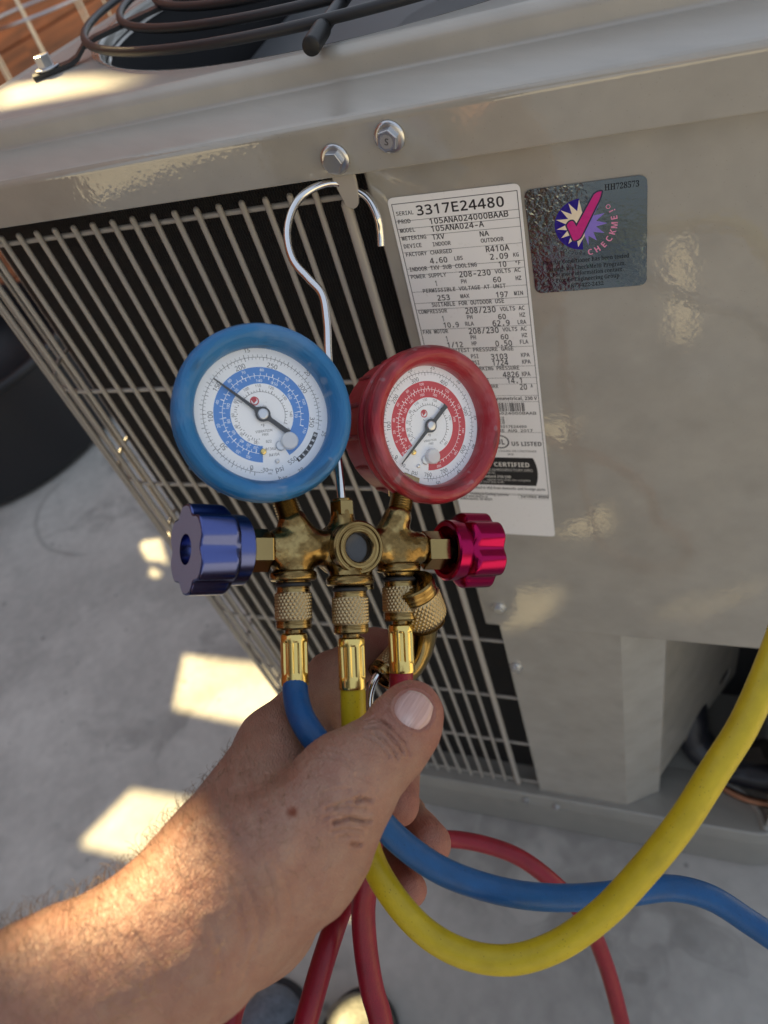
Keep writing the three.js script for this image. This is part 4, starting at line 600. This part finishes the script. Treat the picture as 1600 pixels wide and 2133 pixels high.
// ---- the two gauges
function rubbed(c, seed) {                 // rubber of one colour, rubbed pale in streaks and dirty in patches
  return dataTex(512, (u, v) => {
    const a = fbm(u * 16, v * 4, 16, 951 + seed, 5), b = fbm(u * 9, v * 9, 9, 961 + seed, 4), sc = smooth(0.80, 0.9, tnoise(u * 60, v * 10, 60, 971 + seed) * (0.6 + 0.6 * b)), dust = 0.10 * smooth(0.5, 0.72, a) + 0.25 * sc, dirt = 1 - 0.42 * smooth(0.55, 0.72, b);
    return c.map((k, i) => Math.pow(Math.max(0, (k * (0.92 + 0.25 * (a - 0.5)) * (1 - dust) + dust * [0.42, 0.42, 0.43][i]) * dirt), 1 / 2.2));
  }, true);
}
function gauge(red, ax, at, stemTop, needleDeg) {
  const g = group(red ? 'red_gauge' : 'blue_gauge', manifold);
  g.applyMatrix4(new THREE.Matrix4().makeBasis(VA(ax[0]), VA(ax[1]), VA(ax[2])).setPosition(at.clone().multiplyScalar(0.001)));
  const rubber = phys({ color: 0xffffff, roughness: red ? 0.36 : 0.46, map: rubbed(red ? [0.37, 0.014, 0.024] : [0.010, 0.155, 0.375], red ? 1 : 2), bumpMap: peel, bumpScale: 0.0004 });
  const turn = q => mm(q).rotateX(Math.PI / 2);
  mesh('boot', turn(lathe([[30.2, -3], [30.2, 2.2], [30.6, 4.4], [31.8, 7.0], [33.8, 8.8], [36, 9.2], [38, 8.2], [39.3, 6.2], [39.8, 3.8], [39.5, 1.4], [38.6, -0.4], [38.1, -1.4], [38.3, -2.4], [39.2, -3.2], [39.5, -4.6], [39.2, -6.2], [37.6, -7.2], [36.6, -8.4], [36.4, -26], [35.4, -29], [32, -30.4], [0, -30.6]], 96)), rubber, g);
  const nub = new THREE.SphereGeometry(1, 10, 8);
  for (let i = 0; i < 14; i++) { const a = i / 14 * Math.PI * 2 + 0.2; const m = mesh('rib', nub, rubber, g); m.position.set(0.0366 * Math.cos(a), 0.0366 * Math.sin(a), -0.017); m.scale.set(0.0013, 0.0013, 0.0095); }
  mesh('dial', mm(new THREE.CircleGeometry(31, 72).translate(0, 0, -1.6)), std({ map: canvasTex(1024, 1024, (c, w) => drawDial(c, w, red)), roughness: 0.55 }), g);
  mesh('lens', mm(new THREE.CircleGeometry(30.3, 64).translate(0, 0, 1.9)), phys({ color: 0xffffff, transmission: 1, thickness: 0, roughness: 0.04, ior: 1.6 }), g);
  const ndl = group('needle', g); ndl.rotation.z = -needleDeg * Math.PI / 180;
  const s = new THREE.Shape(); s.moveTo(-0.25, 26.2); s.lineTo(0.25, 26.2); s.lineTo(0.85, 4.2); s.quadraticCurveTo(1.3, 3.4, 2.4, 2.6); s.absarc(0, 0, 3.4, 0.85, -0.95, true); s.quadraticCurveTo(1.1, -3.4, 1.0, -4.4); s.lineTo(1.1, -12.5); s.lineTo(1.5, -14.2); s.lineTo(-1.5, -14.2); s.lineTo(-1.1, -12.5); s.lineTo(-1.0, -4.4); s.quadraticCurveTo(-1.1, -3.4, -2, -2.8); s.absarc(0, 0, 3.4, Math.PI + 0.95, Math.PI - 0.85, true); s.quadraticCurveTo(-1.3, 3.4, -0.85, 4.2);
  mesh('pointer', mm(new THREE.ExtrudeGeometry(s, { depth: 0.35, bevelEnabled: false, curveSegments: 12 }).translate(0, 0, -0.5)), std({ color: rgb(0.012, 0.012, 0.013), roughness: 0.5 }), ndl);
  mesh('hub_cap', turn(lathe([[0, 0.95], [1.9, 0.9], [2.45, 0.5], [2.5, -0.3]].reverse(), 28)), ZINC, ndl);
  const at2 = (x, y, m) => { m.position.set(x / 1000, y / 1000, -0.0016); return m; };
  const pl = red ? [[1.5, -15.4], [-2.2, -17.4], [-9.4, -13.8], [-6.2, -20.6]] : [[11.8, -11.6], [8.0, -13.8], [0.1, -16.8], [6.4, -20.8]];
  at2(...pl[0], mesh('plug', turn(lathe([[0, 2.9], [3.3, 2.9], [3.9, 2.4], [4, 0.2]].reverse(), 32)), phys({ color: rgb(0.82, 0.84, 0.85), roughness: 0.3, transmission: 0.35, thickness: 0 }), g));
  at2(...pl[1], mesh('adjusting_screw', turn(creased([[0, 1.1], [2.0, 1.1], [2.3, 0.8], [2.3, 0]].reverse(), 24)), ZINC, g));
  at2(...pl[2], mesh('stop_pin', turn(lathe([[0, 1.5], [1.0, 1.4], [1.4, 0.8], [1.4, 0]].reverse(), 20)), GOLD, g));
  at2(...pl[3], mesh('dial_screw', turn(lathe([[0, 0.8], [0.8, 0.7], [1.1, 0.2], [1.1, 0]].reverse(), 18)), ZINC, g));
  // threaded stem and hexagon between gauge and manifold body, in manifold axes
  const axis = VA(ax[2]), mid = at.clone().addScaledVector(axis, -15), st = VA(stemTop), dir = mid.clone().sub(st).normalize();
  const prof = [[0, -3], [5.0, -3]]; for (let i = 0; i < 6; i++) prof.push([5.9, -2.4 + i * 1.3], [5.2, -1.75 + i * 1.3]); prof.push([5, 6], [0, 6]);
  const fit = group(red ? 'red_stem' : 'blue_stem', manifold);
  mesh('thread', along(mm(creased(prof, 32)), st.clone().multiplyScalar(0.001), dir), BRASS, fit);
  mesh('hexagon', along(hexGeo(0.0145, 0.009, 0.0006), st.clone().addScaledVector(dir, 5.6).multiplyScalar(0.001), dir), BRASS, fit);
}
gauge(false, G_BLUE, V(-50, 59, 12), [-35.2, 17.5, 0.5], -55.6);
gauge(true, G_RED, V(39, 61.5, 9), [24.2, 21.5, 0.5], -140);
{ // flanges at the three ports and a blind plug behind
  for (const [x, y, z] of [[-33, -13.2, 0], [-8.5, -16.2, 8], [22, -10.2, 0]]) mesh('port_flange', along(mm(lathe([[6, 3], [9.4, 3], [10.7, 2], [11, 0.6], [10.8, -1], [9.8, -1.9], [6, -2.2]].reverse(), 40)), V(x, y, z).multiplyScalar(0.001), V(0, 1, 0)), BRASS, manifold);
  mesh('blind_plug', along(mm(creased([[0, 0], [4.6, 0], [4.6, 3], [5.4, 3.2], [4.8, 4], [5.4, 4.8], [4.8, 5.6], [5.4, 6.4], [4.8, 7.2], [4.8, 9], [0, 9]], 24)), V(7, -20, -8).multiplyScalar(0.001), V(-0.1, 1, 0)), BRASS, manifold);
}

// ---------------------------------------------------------------- charging hoses
const scratches = dataTex(512, (u, v) => { const k = 0.90 + 0.16 * (fbm(u * 12, v * 12, 12, 701, 4) - 0.5) - (h2(Math.floor(u * 256), Math.floor(v * 256), 71) > 0.9975 ? 0.3 : 0); return [k, k, k]; }, true, 1);
const dots = dataTex(256, (u, v) => fbm(u * 64, v * 64, 64, 711, 2), false);
scratches.repeat.set(12, 12); dots.repeat.set(30, 30);
function hose(label, colour, pts, port) {
  const h = group(numbered('charging_hose')); tag(h, label, 'hose', 'hoses screwed to the manifold');
  mesh('tube', curveTube(pts.map(VA), 0.00575, pts.length * 14, 18), phys({ color: colour, roughness: 0.38, specularIntensity: 0.75, map: scratches, bumpMap: dots, bumpScale: 0.0001 }), h);
  const [x, y, z] = port, put = g => { g.translate(x / 1000, y / 1000, z / 1000); return g.applyMatrix4(MF); };
  const nut = group('coupling_nut', h);
  mesh('collar', put(mm(creased([[5, -2.4], [7.6, -2.4], [7.6, -6.2]].reverse(), 40))), BRASS, nut);
  mesh('knurl', put(mm(knurled(8.55, -6.2, -19, 28))), KNURL, nut);
  mesh('end_ring', put(mm(creased([[8.2, -19], [8.2, -22.2], [7.6, -23], [4.2, -23]].reverse(), 40))), BRASS, nut);
  mesh('seal', put(new THREE.TorusGeometry(0.0072, 0.0012, 8, 32).rotateX(Math.PI / 2).translate(0, -0.0028, 0)), BLACK, nut);
  mesh('spigot', put(mm(creased([[4.2, -22.5], [4.2, -26]].reverse(), 24))), BRASS, h);
  // crimped ferrule with pressed flutes
  const n = 96, pos = [], uv = [], idx = [], rows = [[4.2, -24.6, 0], [5.4, -24.7, 0], [6.1, -25.6, 0], [6.25, -27.4, 0], [6.25, -28.4, 0.05], [6.2, -29, 1], [6.2, -42, 1], [6.25, -42.8, 0.05], [6.25, -44, 0], [6.35, -46.5, 0], [6.4, -47.8, 0], [6.0, -48, 0], [5.6, -47.6, 0]];
  for (const [r, yy, k] of rows) for (let i = 0; i <= n; i++) { const a = i / n * Math.PI * 2, w = Math.cos(a * 8 + x); const q = r - k * 0.85 * smooth(-0.1, 0.12, w); pos.push(q * Math.cos(a), yy, q * Math.sin(a)); uv.push(i / n * 2, yy / 20); }
  for (let j = 0; j + 1 < rows.length; j++) for (let i = 0; i < n; i++) { const a = j * (n + 1) + i, b = a + n + 1; idx.push(a, a + 1, b, b, a + 1, b + 1); }
  const f = new THREE.BufferGeometry(); f.setAttribute('position', new THREE.Float32BufferAttribute(pos, 3)); f.setAttribute('uv', new THREE.Float32BufferAttribute(uv, 2)); f.setIndex(idx); f.computeVertexNormals();
  mesh('ferrule', put(mm(f)), GOLD, h);
  return h;
}
hose('blue rubber hose on the port below the blue gauge', rgb(0.003, 0.085, 0.26), HOSES.blue, [-33.2, -14, 0]);
hose('yellow rubber hose on the middle port, sweeping up past the lower panel', rgb(0.62, 0.46, 0.014), HOSES.yellow, [-8.4, -17, 8]);
hose('red rubber hose on the port below the red gauge', rgb(0.28, 0.008, 0.024), HOSES.red, [21.9, -12.6, 0]);
// ---------------------------------------------------------------- two loose couplings behind the red hose
{
  const c1 = group('hose_coupling'); tag(c1, 'large knurled brass coupling with elbow behind the red hose nut', 'coupling');
  const a = VA(ELBOW.nut1[0]), b = VA(ELBOW.nut1[1]), d = b.clone().sub(a);
  mesh('collar', along(mm(creased([[3, -1], [10.6, -1], [11.2, 0], [11.2, 6], [10.8, 6.6]].reverse(), 44)), a, d), BRASS, c1);
  mesh('knurl', merge([along(mm(knurled(11.9, 25, 6.6, 34, 4)), a, d), along(mm(creased([[9, 24.6], [6, 25.4], [3, 25.4]].reverse(), 40)), a, d)]), KNURL, c1);
  mesh('elbow', curveTube(ELBOW.tube1.map(VA), 0.0062, 40, 18), BRASS, c1);
  const c2 = group('hose_coupling_001'); tag(c2, 'small knurled brass coupling with bent steel depressor above the thumb', 'coupling');
  const e = VA(ELBOW.nut2[0]), f = VA(ELBOW.nut2[1]), g = f.clone().sub(e);
  mesh('knurl', along(mm(knurled(7.9, 9, -4, 26)), e, g), KNURL, c2);
  mesh('collar', along(mm(creased([[7.4, 9], [8.3, 9.4], [8.4, 13], [7.9, 13.8], [5.8, 13.8], [5.6, 10], [0, 10]].reverse(), 44)), e, g), BRASS, c2);
  mesh('depressor', curveTube(ELBOW.tube2.map(VA), 0.0022, 40, 12), CHROME, c2);
}

// ---------------------------------------------------------------- the person's left hand and forearm, one continuous surface
const BALLS = Object.fromEntries(Object.entries(CAPS).map(([n, caps]) => {      // a ball round each group of bones, to skip those far away
  const c = V(0, 0, 0); for (const q of caps) c.add(V(q[0], q[1], q[2])).add(V(q[3], q[4], q[5])); c.divideScalar(caps.length * 2);
  let R = 0; for (const q of caps) R = Math.max(R, c.distanceTo(V(q[0], q[1], q[2])) + q[6], c.distanceTo(V(q[3], q[4], q[5])) + q[7]);
  return [n, [c.x, c.y, c.z, R]];
}));
const JOINS = [['thenar', 0.012, 0.007], ['thumb', 0.008, 0.014], ['index', 0.004, 0.012], ['middle', 0.004, 0.008], ['ring', 0.004, 0.006], ['pinky', 0.004, 0.006]].map(([n, k, j]) => [CAPS[n], k, j, BALLS[n]]);
function bones(caps, k, x, y, z) { let q = capsule(caps[0], x, y, z); for (let i = 1; i < caps.length; i++) q = smin(q, capsule(caps[i], x, y, z), k); return q; }
function handField(x, y, z) {
  let d = bones(CAPS.palm, 0.016, x, y, z);
  for (const [caps, k, j, b] of JOINS) {
    if (Math.sqrt((x - b[0]) * (x - b[0]) + (y - b[1]) * (y - b[1]) + (z - b[2]) * (z - b[2])) - b[3] - 0.004 > d + j) continue;
    d = smin(d, bones(caps, k, x, y, z), j);
  }
  return d;
}
const NAIL = { c: VA(NAILS.c), n: VA(NAILS.n), a: VA(NAILS.a), b: VA(NAILS.b) };
function skinField(x, y, z) {
  let d = handField(x, y, z);
  if (Math.abs(d) > 0.006) return d;
  let dent = 0, nx = 0, ny = 0, nz = 0, have = false;
  for (const [w, h, pts] of GROOVES) {
    const p0 = pts[0]; if (Math.abs(x - p0[0]) > 0.05 || Math.abs(y - p0[1]) > 0.05 || Math.abs(z - p0[2]) > 0.05) continue;
    const near = (X, Y, Z) => { let m = 1; for (let i = 0; i + 1 < pts.length; i++) { const a = pts[i], b = pts[i + 1]; m = Math.min(m, capsule([a[0], a[1], a[2], b[0], b[1], b[2], 0, 0], X, Y, Z)); } return m; };
    if (near(x, y, z) > 0.006) continue;
    if (!have) { have = true; const e = 0.0006; nx = handField(x + e, y, z) - d; ny = handField(x, y + e, z) - d; nz = handField(x, y, z + e) - d; const L = Math.hypot(nx, ny, nz) || 1; nx *= d / L; ny *= d / L; nz *= d / L; }
    { const q = near(x - nx, y - ny, z - nz) / (w * 0.001); dent += h * 0.001 * (1.1 * Math.exp(-q * q * 2.2) - 0.25 * Math.exp(-(q - 2) * (q - 2))); }
  }
  // nail bed: a shallow step round the nail
  const px = x - NAIL.c.x, py = y - NAIL.c.y, pz = z - NAIL.c.z, u = px * NAIL.a.x + py * NAIL.a.y + pz * NAIL.a.z, v = px * NAIL.b.x + py * NAIL.b.y + pz * NAIL.b.z, w = px * NAIL.n.x + py * NAIL.n.y + pz * NAIL.n.z;
  if (Math.abs(w) < 0.01) { const q = Math.hypot(u / 0.0088, v / 0.0086); dent += 0.0006 * (1 - smooth(0.86, 1.0, q)) - 0.0005 * Math.exp(-Math.pow((q - 1.1) / 0.09, 2)); }
  return d + dent + 0.00035 * noise3(x * 110, y * 110, z * 110) + 0.00018 * noise3(x * 420, y * 420, z * 420);
}
const skin = []; let skinMat;
const person = group('person');
tag(person, 'left hand and hairy forearm of a person gripping the three hoses', 'person');
{
  let lo = [9, 9, 9], hi = [-9, -9, -9];
  for (const g of Object.values(CAPS)) for (const c of g) for (let k = 0; k < 3; k++) { lo[k] = Math.min(lo[k], c[k] - c[6], c[3 + k] - c[7]); hi[k] = Math.max(hi[k], c[k] + c[6], c[3 + k] + c[7]); }
  lo = lo.map(v => v - 0.004); hi = hi.map(v => v + 0.004);
  const coarse = isosurface(skinField, lo, hi, 0.0012), plain = coarse.attributes.position.count;
  const g = refine(coarse, skinField, (x, y, z) => GROOVES.some(([w, h, pts]) => { for (let i = 0; i + 1 < pts.length; i++) { const a = pts[i], b = pts[i + 1]; if (capsule([a[0], a[1], a[2], b[0], b[1], b[2], 0, 0], x, y, z) < 0.0035) return true; } return false; }) || Math.hypot(x - NAIL.c.x, y - NAIL.c.y, z - NAIL.c.z) < 0.013, 2);
  flatUV(g, V(0.62, 0.12, -0.78).normalize(), V(-0.52, 0.80, -0.29).normalize(), 0.03);
  // skin colour: knuckles and finger ends redder, a mole, slow blotches
  const p = g.attributes.position, col = new Float32Array(p.count * 3), mole = VA(MOLE), tips = ['thumb', 'index', 'middle', 'ring', 'pinky'].map(k => { const c = CAPS[k][2]; return V(c[3], c[4], c[5]); });
  for (let i = 0; i < p.count; i++) {
    const q = V(p.getX(i), p.getY(i), p.getZ(i)), n = noise3(q.x * 60, q.y * 60, q.z * 60), n2 = noise3(q.x * 260, q.y * 240, q.z * 250);
    let r = 0.345 + 0.028 * n, gg = 0.185 + 0.024 * n - 0.012 * n2, b = 0.128 + 0.02 * n - 0.01 * n2;
    let t = 0; for (const e of tips) t = Math.max(t, 1 - smooth(0.008, 0.030, q.distanceTo(e)));
    r += 0.02 * t; gg -= 0.035 * t; b -= 0.018 * t;
    const m = 1 - smooth(0.0012, 0.0026, q.distanceTo(mole)); r -= 0.17 * m; gg -= 0.16 * m; b -= 0.13 * m;
    col[3 * i] = r; col[3 * i + 1] = gg; col[3 * i + 2] = b;
  }
  g.setAttribute('color', new THREE.BufferAttribute(col, 3));
  // cell pattern of the skin
  const N = 30, pt = []; for (let j = 0; j < N; j++) for (let i = 0; i < N; i++) pt.push([(i + 0.15 + 0.7 * h2(i, j, 801)) / N, (j + 0.15 + 0.7 * h2(i, j, 802)) / N]);
  const cells = dataTex(512, (u, v) => {
    let a = 9, b = 9; const ci = Math.floor(u * N), cj = Math.floor(v * N);
    for (let dj = -1; dj <= 1; dj++) for (let di = -1; di <= 1; di++) { const i = (ci + di + N) % N, j = (cj + dj + N) % N, q = pt[j * N + i]; let x = Math.abs(u - q[0]), y = Math.abs(v - q[1]); x = Math.min(x, 1 - x); y = Math.min(y, 1 - y); const d = Math.hypot(x, y * 0.8) * N; if (d < a) { b = a; a = d; } else if (d < b) b = d; }
    return 0.25 + 0.4 * smooth(0, 0.4, b - a) + 0.8 * (fbm(u * 40, v * 40, 40, 811, 4) - 0.5);
  }, false);
  const mott = dataTex(512, (u, v) => { const n = fbm(u * 9, v * 9, 9, 821, 4), f = fbm(u * 60, v * 60, 60, 831, 2), s = h2(Math.floor(u * 170), Math.floor(v * 170), 841) > 0.988 ? 0.10 : 0; return [0.95 + 0.09 * (n - 0.5) - 0.5 * s, 0.93 + 0.14 * (n - 0.5) + 0.07 * (f - 0.5) - s, 0.92 + 0.14 * (n - 0.5) + 0.07 * (f - 0.5) - s]; }, true);
  skin.push(g); skinMat = phys({ vertexColors: true, map: mott, bumpMap: cells, bumpScale: 0.0004, roughness: 0.5, sheen: 0.15, sheenRoughness: 0.5 });
  // thumb nail laid on the surface
  const rows = 16, cols = 16, pos = [], uv = [], idx = [], a = NAIL.a, b = NAIL.b;
  for (let j = 0; j <= rows; j++) for (let i = 0; i <= cols; i++) {
    const s = i / cols * 2 - 1, t = j / rows * 2 - 1, L = 0.0084, W = 0.0080 * (1 - 0.05 * t * t);
    const y = t * Math.sqrt(1 - 0.42 * s * s) * L, x = s * Math.sqrt(1 - 0.30 * t * t) * W;
    const q = NAIL.c.clone().addScaledVector(a, y).addScaledVector(b, x).addScaledVector(NAIL.n, 0.004);
    for (let k = 0; k < 30; k++) { const d = handField(q.x, q.y, q.z); q.addScaledVector(NAIL.n, -d * 0.8); }
    const edge = Math.max(Math.abs(s), Math.abs(t)); q.addScaledVector(NAIL.n, 0.0004 - 0.0011 * smooth(0.8, 1, edge));
    pos.push(q.x, q.y, q.z); uv.push(i / cols, j / rows);
  }
  for (let j = 0; j < rows; j++) for (let i = 0; i < cols; i++) { const k = j * (cols + 1) + i; idx.push(k, k + 1, k + cols + 1, k + 1, k + cols + 2, k + cols + 1); }
  const ng = new THREE.BufferGeometry(); ng.setAttribute('position', new THREE.Float32BufferAttribute(pos, 3)); ng.setAttribute('uv', new THREE.Float32BufferAttribute(uv, 2)); ng.setIndex(idx); ng.computeVertexNormals();
  const ridge = dataTex(256, (u, v) => 0.5 + 0.5 * (tnoise(u * 34, v * 2, 34, 851) - 0.5) + 0.2 * (tnoise(u * 90, v * 3, 90, 852) - 0.5), false);
  const nailC = dataTex(256, (u, v) => { const q = Math.hypot((u - 0.5) * 1.5, v + 0.10), lun = 0.55 * (1 - smooth(0.2, 0.46, q)), tip = smooth(0.90, 0.96, v + 0.22 * (u - 0.5) * (u - 0.5)), r = tnoise(u * 40, v * 2, 40, 861) - 0.5; return [0.74 + 0.06 * lun + 0.06 * tip + 0.09 * r, 0.60 + 0.13 * lun + 0.14 * tip + 0.09 * r, 0.56 + 0.15 * lun + 0.12 * tip + 0.09 * r]; }, true);
  mesh('thumb_nail', ng, phys({ map: nailC, bumpMap: ridge, bumpScale: 0.00025, roughness: 0.33, side: THREE.DoubleSide }), person);
  // arm hair
  const r = rng(404), hairs = [], A = VA(CAPS.palm[2].slice(3, 6)), F = VA(CAPS.palm[0].slice(0, 3)), dir = A.clone().sub(F).normalize(), nrm = g.attributes.normal, UPL = V(-0.58, 0.69, -0.43);
  let tries = 0;
  while (hairs.length < 1400 && tries++ < 60000) {
    const i = Math.floor(r() * plain), q = V(p.getX(i), p.getY(i), p.getZ(i)), n = V(nrm.getX(i), nrm.getY(i), nrm.getZ(i)), s = q.clone().sub(F).dot(dir) / F.distanceTo(A);
    if (s < 0.1 || s > 1.30 || n.dot(UPL) < -0.35 + 0.6 * r() || r() > 1.25 - 0.62 * s) continue;
    const side = V(0, 0, 0).crossVectors(n, dir).normalize(), len = (0.006 + 0.009 * r()) * (s > 1 ? 0.6 : 1), d1 = n.clone().multiplyScalar(0.55 + 0.5 * r()).addScaledVector(dir, 0.5 * (r() - 0.15)).addScaledVector(side, 1.1 * (r() - 0.5)).normalize(), bend = dir.clone().multiplyScalar(r() - 0.5).addScaledVector(side, r() - 0.5).addScaledVector(n, -0.9).normalize();
    const pts = []; for (let k = 0; k < 5; k++) { const t = k / 4; pts.push(q.clone().addScaledVector(n, -0.0004).addScaledVector(d1, len * t).addScaledVector(bend, len * 0.55 * t * t)); }
    hairs.push(new THREE.TubeGeometry(new THREE.CatmullRomCurve3(pts), 5, 0.00007, 3));
  }
  const hair = mesh('arm_hair', merge(hairs), std({ color: rgb(0.20, 0.12, 0.06), roughness: 0.45 }), person);
  hair.userData.kind = 'stuff';
}
{ // the rest of the person, standing behind the camera: clothes and head
  const union = (caps, k) => (x, y, z) => { let d = capsule(caps[0], x, y, z); for (let i = 1; i < caps.length; i++) d = smin(d, capsule(caps[i], x, y, z), k); return d + 0.003 * noise3(x * 22, y * 14, z * 22); };
  const box = caps => { const lo = [9, 9, 9], hi = [-9, -9, -9]; for (const c of caps) for (let k = 0; k < 3; k++) { lo[k] = Math.min(lo[k], c[k] - c[6] - 0.03, c[3 + k] - c[7] - 0.03); hi[k] = Math.max(hi[k], c[k] + c[6] + 0.03, c[3 + k] + c[7] + 0.03); } return [lo, hi]; };
  const shape = (caps, k) => { const [lo, hi] = box(caps); return flatUV(isosurface(union(caps, k), lo, hi, 0.012), V(1, 0, 0.3), V(0, 1, 0.2), 0.06); };
  const make = (name, caps, k, m) => mesh(name, shape(caps, k), m, person);
  const bare = (caps, k) => { const g = shape(caps, k), n = g.attributes.position.count, c = new Float32Array(n * 3); for (let i = 0; i < n; i++) c.set([0.345, 0.185, 0.128], 3 * i); g.setAttribute('color', new THREE.BufferAttribute(c, 3)); skin.push(g); };
  make('trousers', [[-0.45, 0.90, 0.66, -0.30, 0.90, 0.65, 0.125, 0.125], [-0.455, 0.86, 0.65, -0.445, 0.50, 0.56, 0.095, 0.072], [-0.445, 0.50, 0.56, -0.428, 0.10, 0.50, 0.070, 0.055], [-0.30, 0.86, 0.64, -0.318, 0.50, 0.54, 0.095, 0.072], [-0.318, 0.50, 0.54, -0.328, 0.10, 0.48, 0.070, 0.055]], 0.05, std({ color: rgb(0.035, 0.04, 0.055), roughness: 0.9 }));
  make('shirt', [[-0.375, 0.98, 0.66, -0.365, 1.30, 0.70, 0.145, 0.155], [-0.53, 1.40, 0.72, -0.19, 1.40, 0.72, 0.075, 0.075], [-0.55, 1.38, 0.72, -0.50, 1.12, 0.68, 0.070, 0.060], [-0.17, 1.38, 0.72, -0.05, 1.16, 0.74, 0.070, 0.058]], 0.07, std({ color: rgb(0.05, 0.055, 0.07), roughness: 0.9 }));
  bare([[-0.345, 1.44, 0.70, -0.33, 1.54, 0.66, 0.058, 0.055], [-0.325, 1.64, 0.66, -0.315, 1.60, 0.61, 0.096, 0.078], [-0.31, 1.535, 0.575, -0.312, 1.56, 0.60, 0.035, 0.05], [-0.305, 1.595, 0.52, -0.308, 1.62, 0.535, 0.012, 0.010], [-0.42, 1.60, 0.655, -0.42, 1.63, 0.66, 0.012, 0.014], [-0.225, 1.60, 0.655, -0.225, 1.63, 0.66, 0.012, 0.014]], 0.03);
  make('hair', [[-0.325, 1.66, 0.675, -0.318, 1.675, 0.64, 0.098, 0.084], [-0.33, 1.60, 0.70, -0.33, 1.64, 0.70, 0.085, 0.09]], 0.03, std({ color: rgb(0.03, 0.02, 0.014), roughness: 0.7 }));
  const F = CAPS.palm[0];                    // bare arm on from the forearm to the sleeve
  bare([[F[0], F[1], F[2], -0.40, 0.95, 0.56, 0.030, 0.040], [-0.40, 0.95, 0.56, -0.50, 1.14, 0.68, 0.042, 0.048]], 0.03);
  bare([[-0.05, 1.16, 0.74, 0.06, 1.02, 0.66, 0.045, 0.040], [0.06, 1.02, 0.66, 0.045, 1.01, 0.47, 0.038, 0.030]], 0.03);
}
mesh('body', merge(skin), skinMat, person);
// ---------------------------------------------------------------- shoes under the hand
function shoe(name, label, at, turn, upper, toe) {
  const s = group(name); s.position.set(...at); s.rotation.y = turn; tag(s, label, 'shoe');
  const f = (x, y, z) => {                   // toe towards -z
    let d = capsule([0, 0.030, -0.07, 0, 0.034, 0.10, 0.043, 0.040], x, y * 1.08, z);
    d = smin(d, capsule([0, 0.05, 0.06, 0, 0.12, 0.11, 0.042, 0.040], x, y, z), 0.04);
    d = Math.max(d, 0.017 - y, y - 0.135);
    return d + 0.0012 * noise3(x * 70, y * 70, z * 70);
  };
  const g = isosurface(f, [-0.06, 0.005, -0.13], [0.06, 0.15, 0.17], 0.003); flatUV(g, V(1, 0, 0), V(0, 0.3, 1), 0.08);
  mesh('upper', g, std({ color: upper, roughness: 0.6, map: scuff, bumpMap: peel, bumpScale: 0.001 }), s);
  const cap = (x, y, z) => Math.max(f(x, y, z) - 0.0022, z + 0.055 + 0.9 * x * x / 0.05, 0.016 - y);
  const cg = isosurface(cap, [-0.06, 0.005, -0.13], [0.06, 0.10, -0.02], 0.0025); flatUV(cg, V(1, 0, 0), V(0, 0.3, 1), 0.08);
  mesh('toe_cap', cg, std({ color: toe, roughness: 0.5, map: scuff }), s);
  const o = new THREE.Shape(); o.absellipse(0, 0.06, 0.047, 0.062, 0, Math.PI, false); o.lineTo(-0.043, -0.10); o.absellipse(0, -0.10, 0.043, 0.05, Math.PI, Math.PI * 2, false); o.lineTo(0.047, 0.06);
  mesh('sole', new THREE.ExtrudeGeometry(o, { depth: 0.016, bevelThickness: 0.003, bevelSize: 0.003, bevelSegments: 2 }).rotateX(-Math.PI / 2).translate(0, 0.003, 0), std({ color: rgb(0.02, 0.02, 0.022), roughness: 0.7 }), s);
}
shoe('shoe', 'black shoe with a pale blue grey toe, below the forearm', [-0.425, 0, 0.392], 0.12, rgb(0.02, 0.022, 0.028), rgb(0.20, 0.23, 0.28));
shoe('shoe_001', 'black shoe with a cream toe, between the red hoses', [-0.325, 0, 0.376], -0.05, rgb(0.02, 0.02, 0.018), rgb(0.42, 0.41, 0.32));

renderer.render(scene, camera);
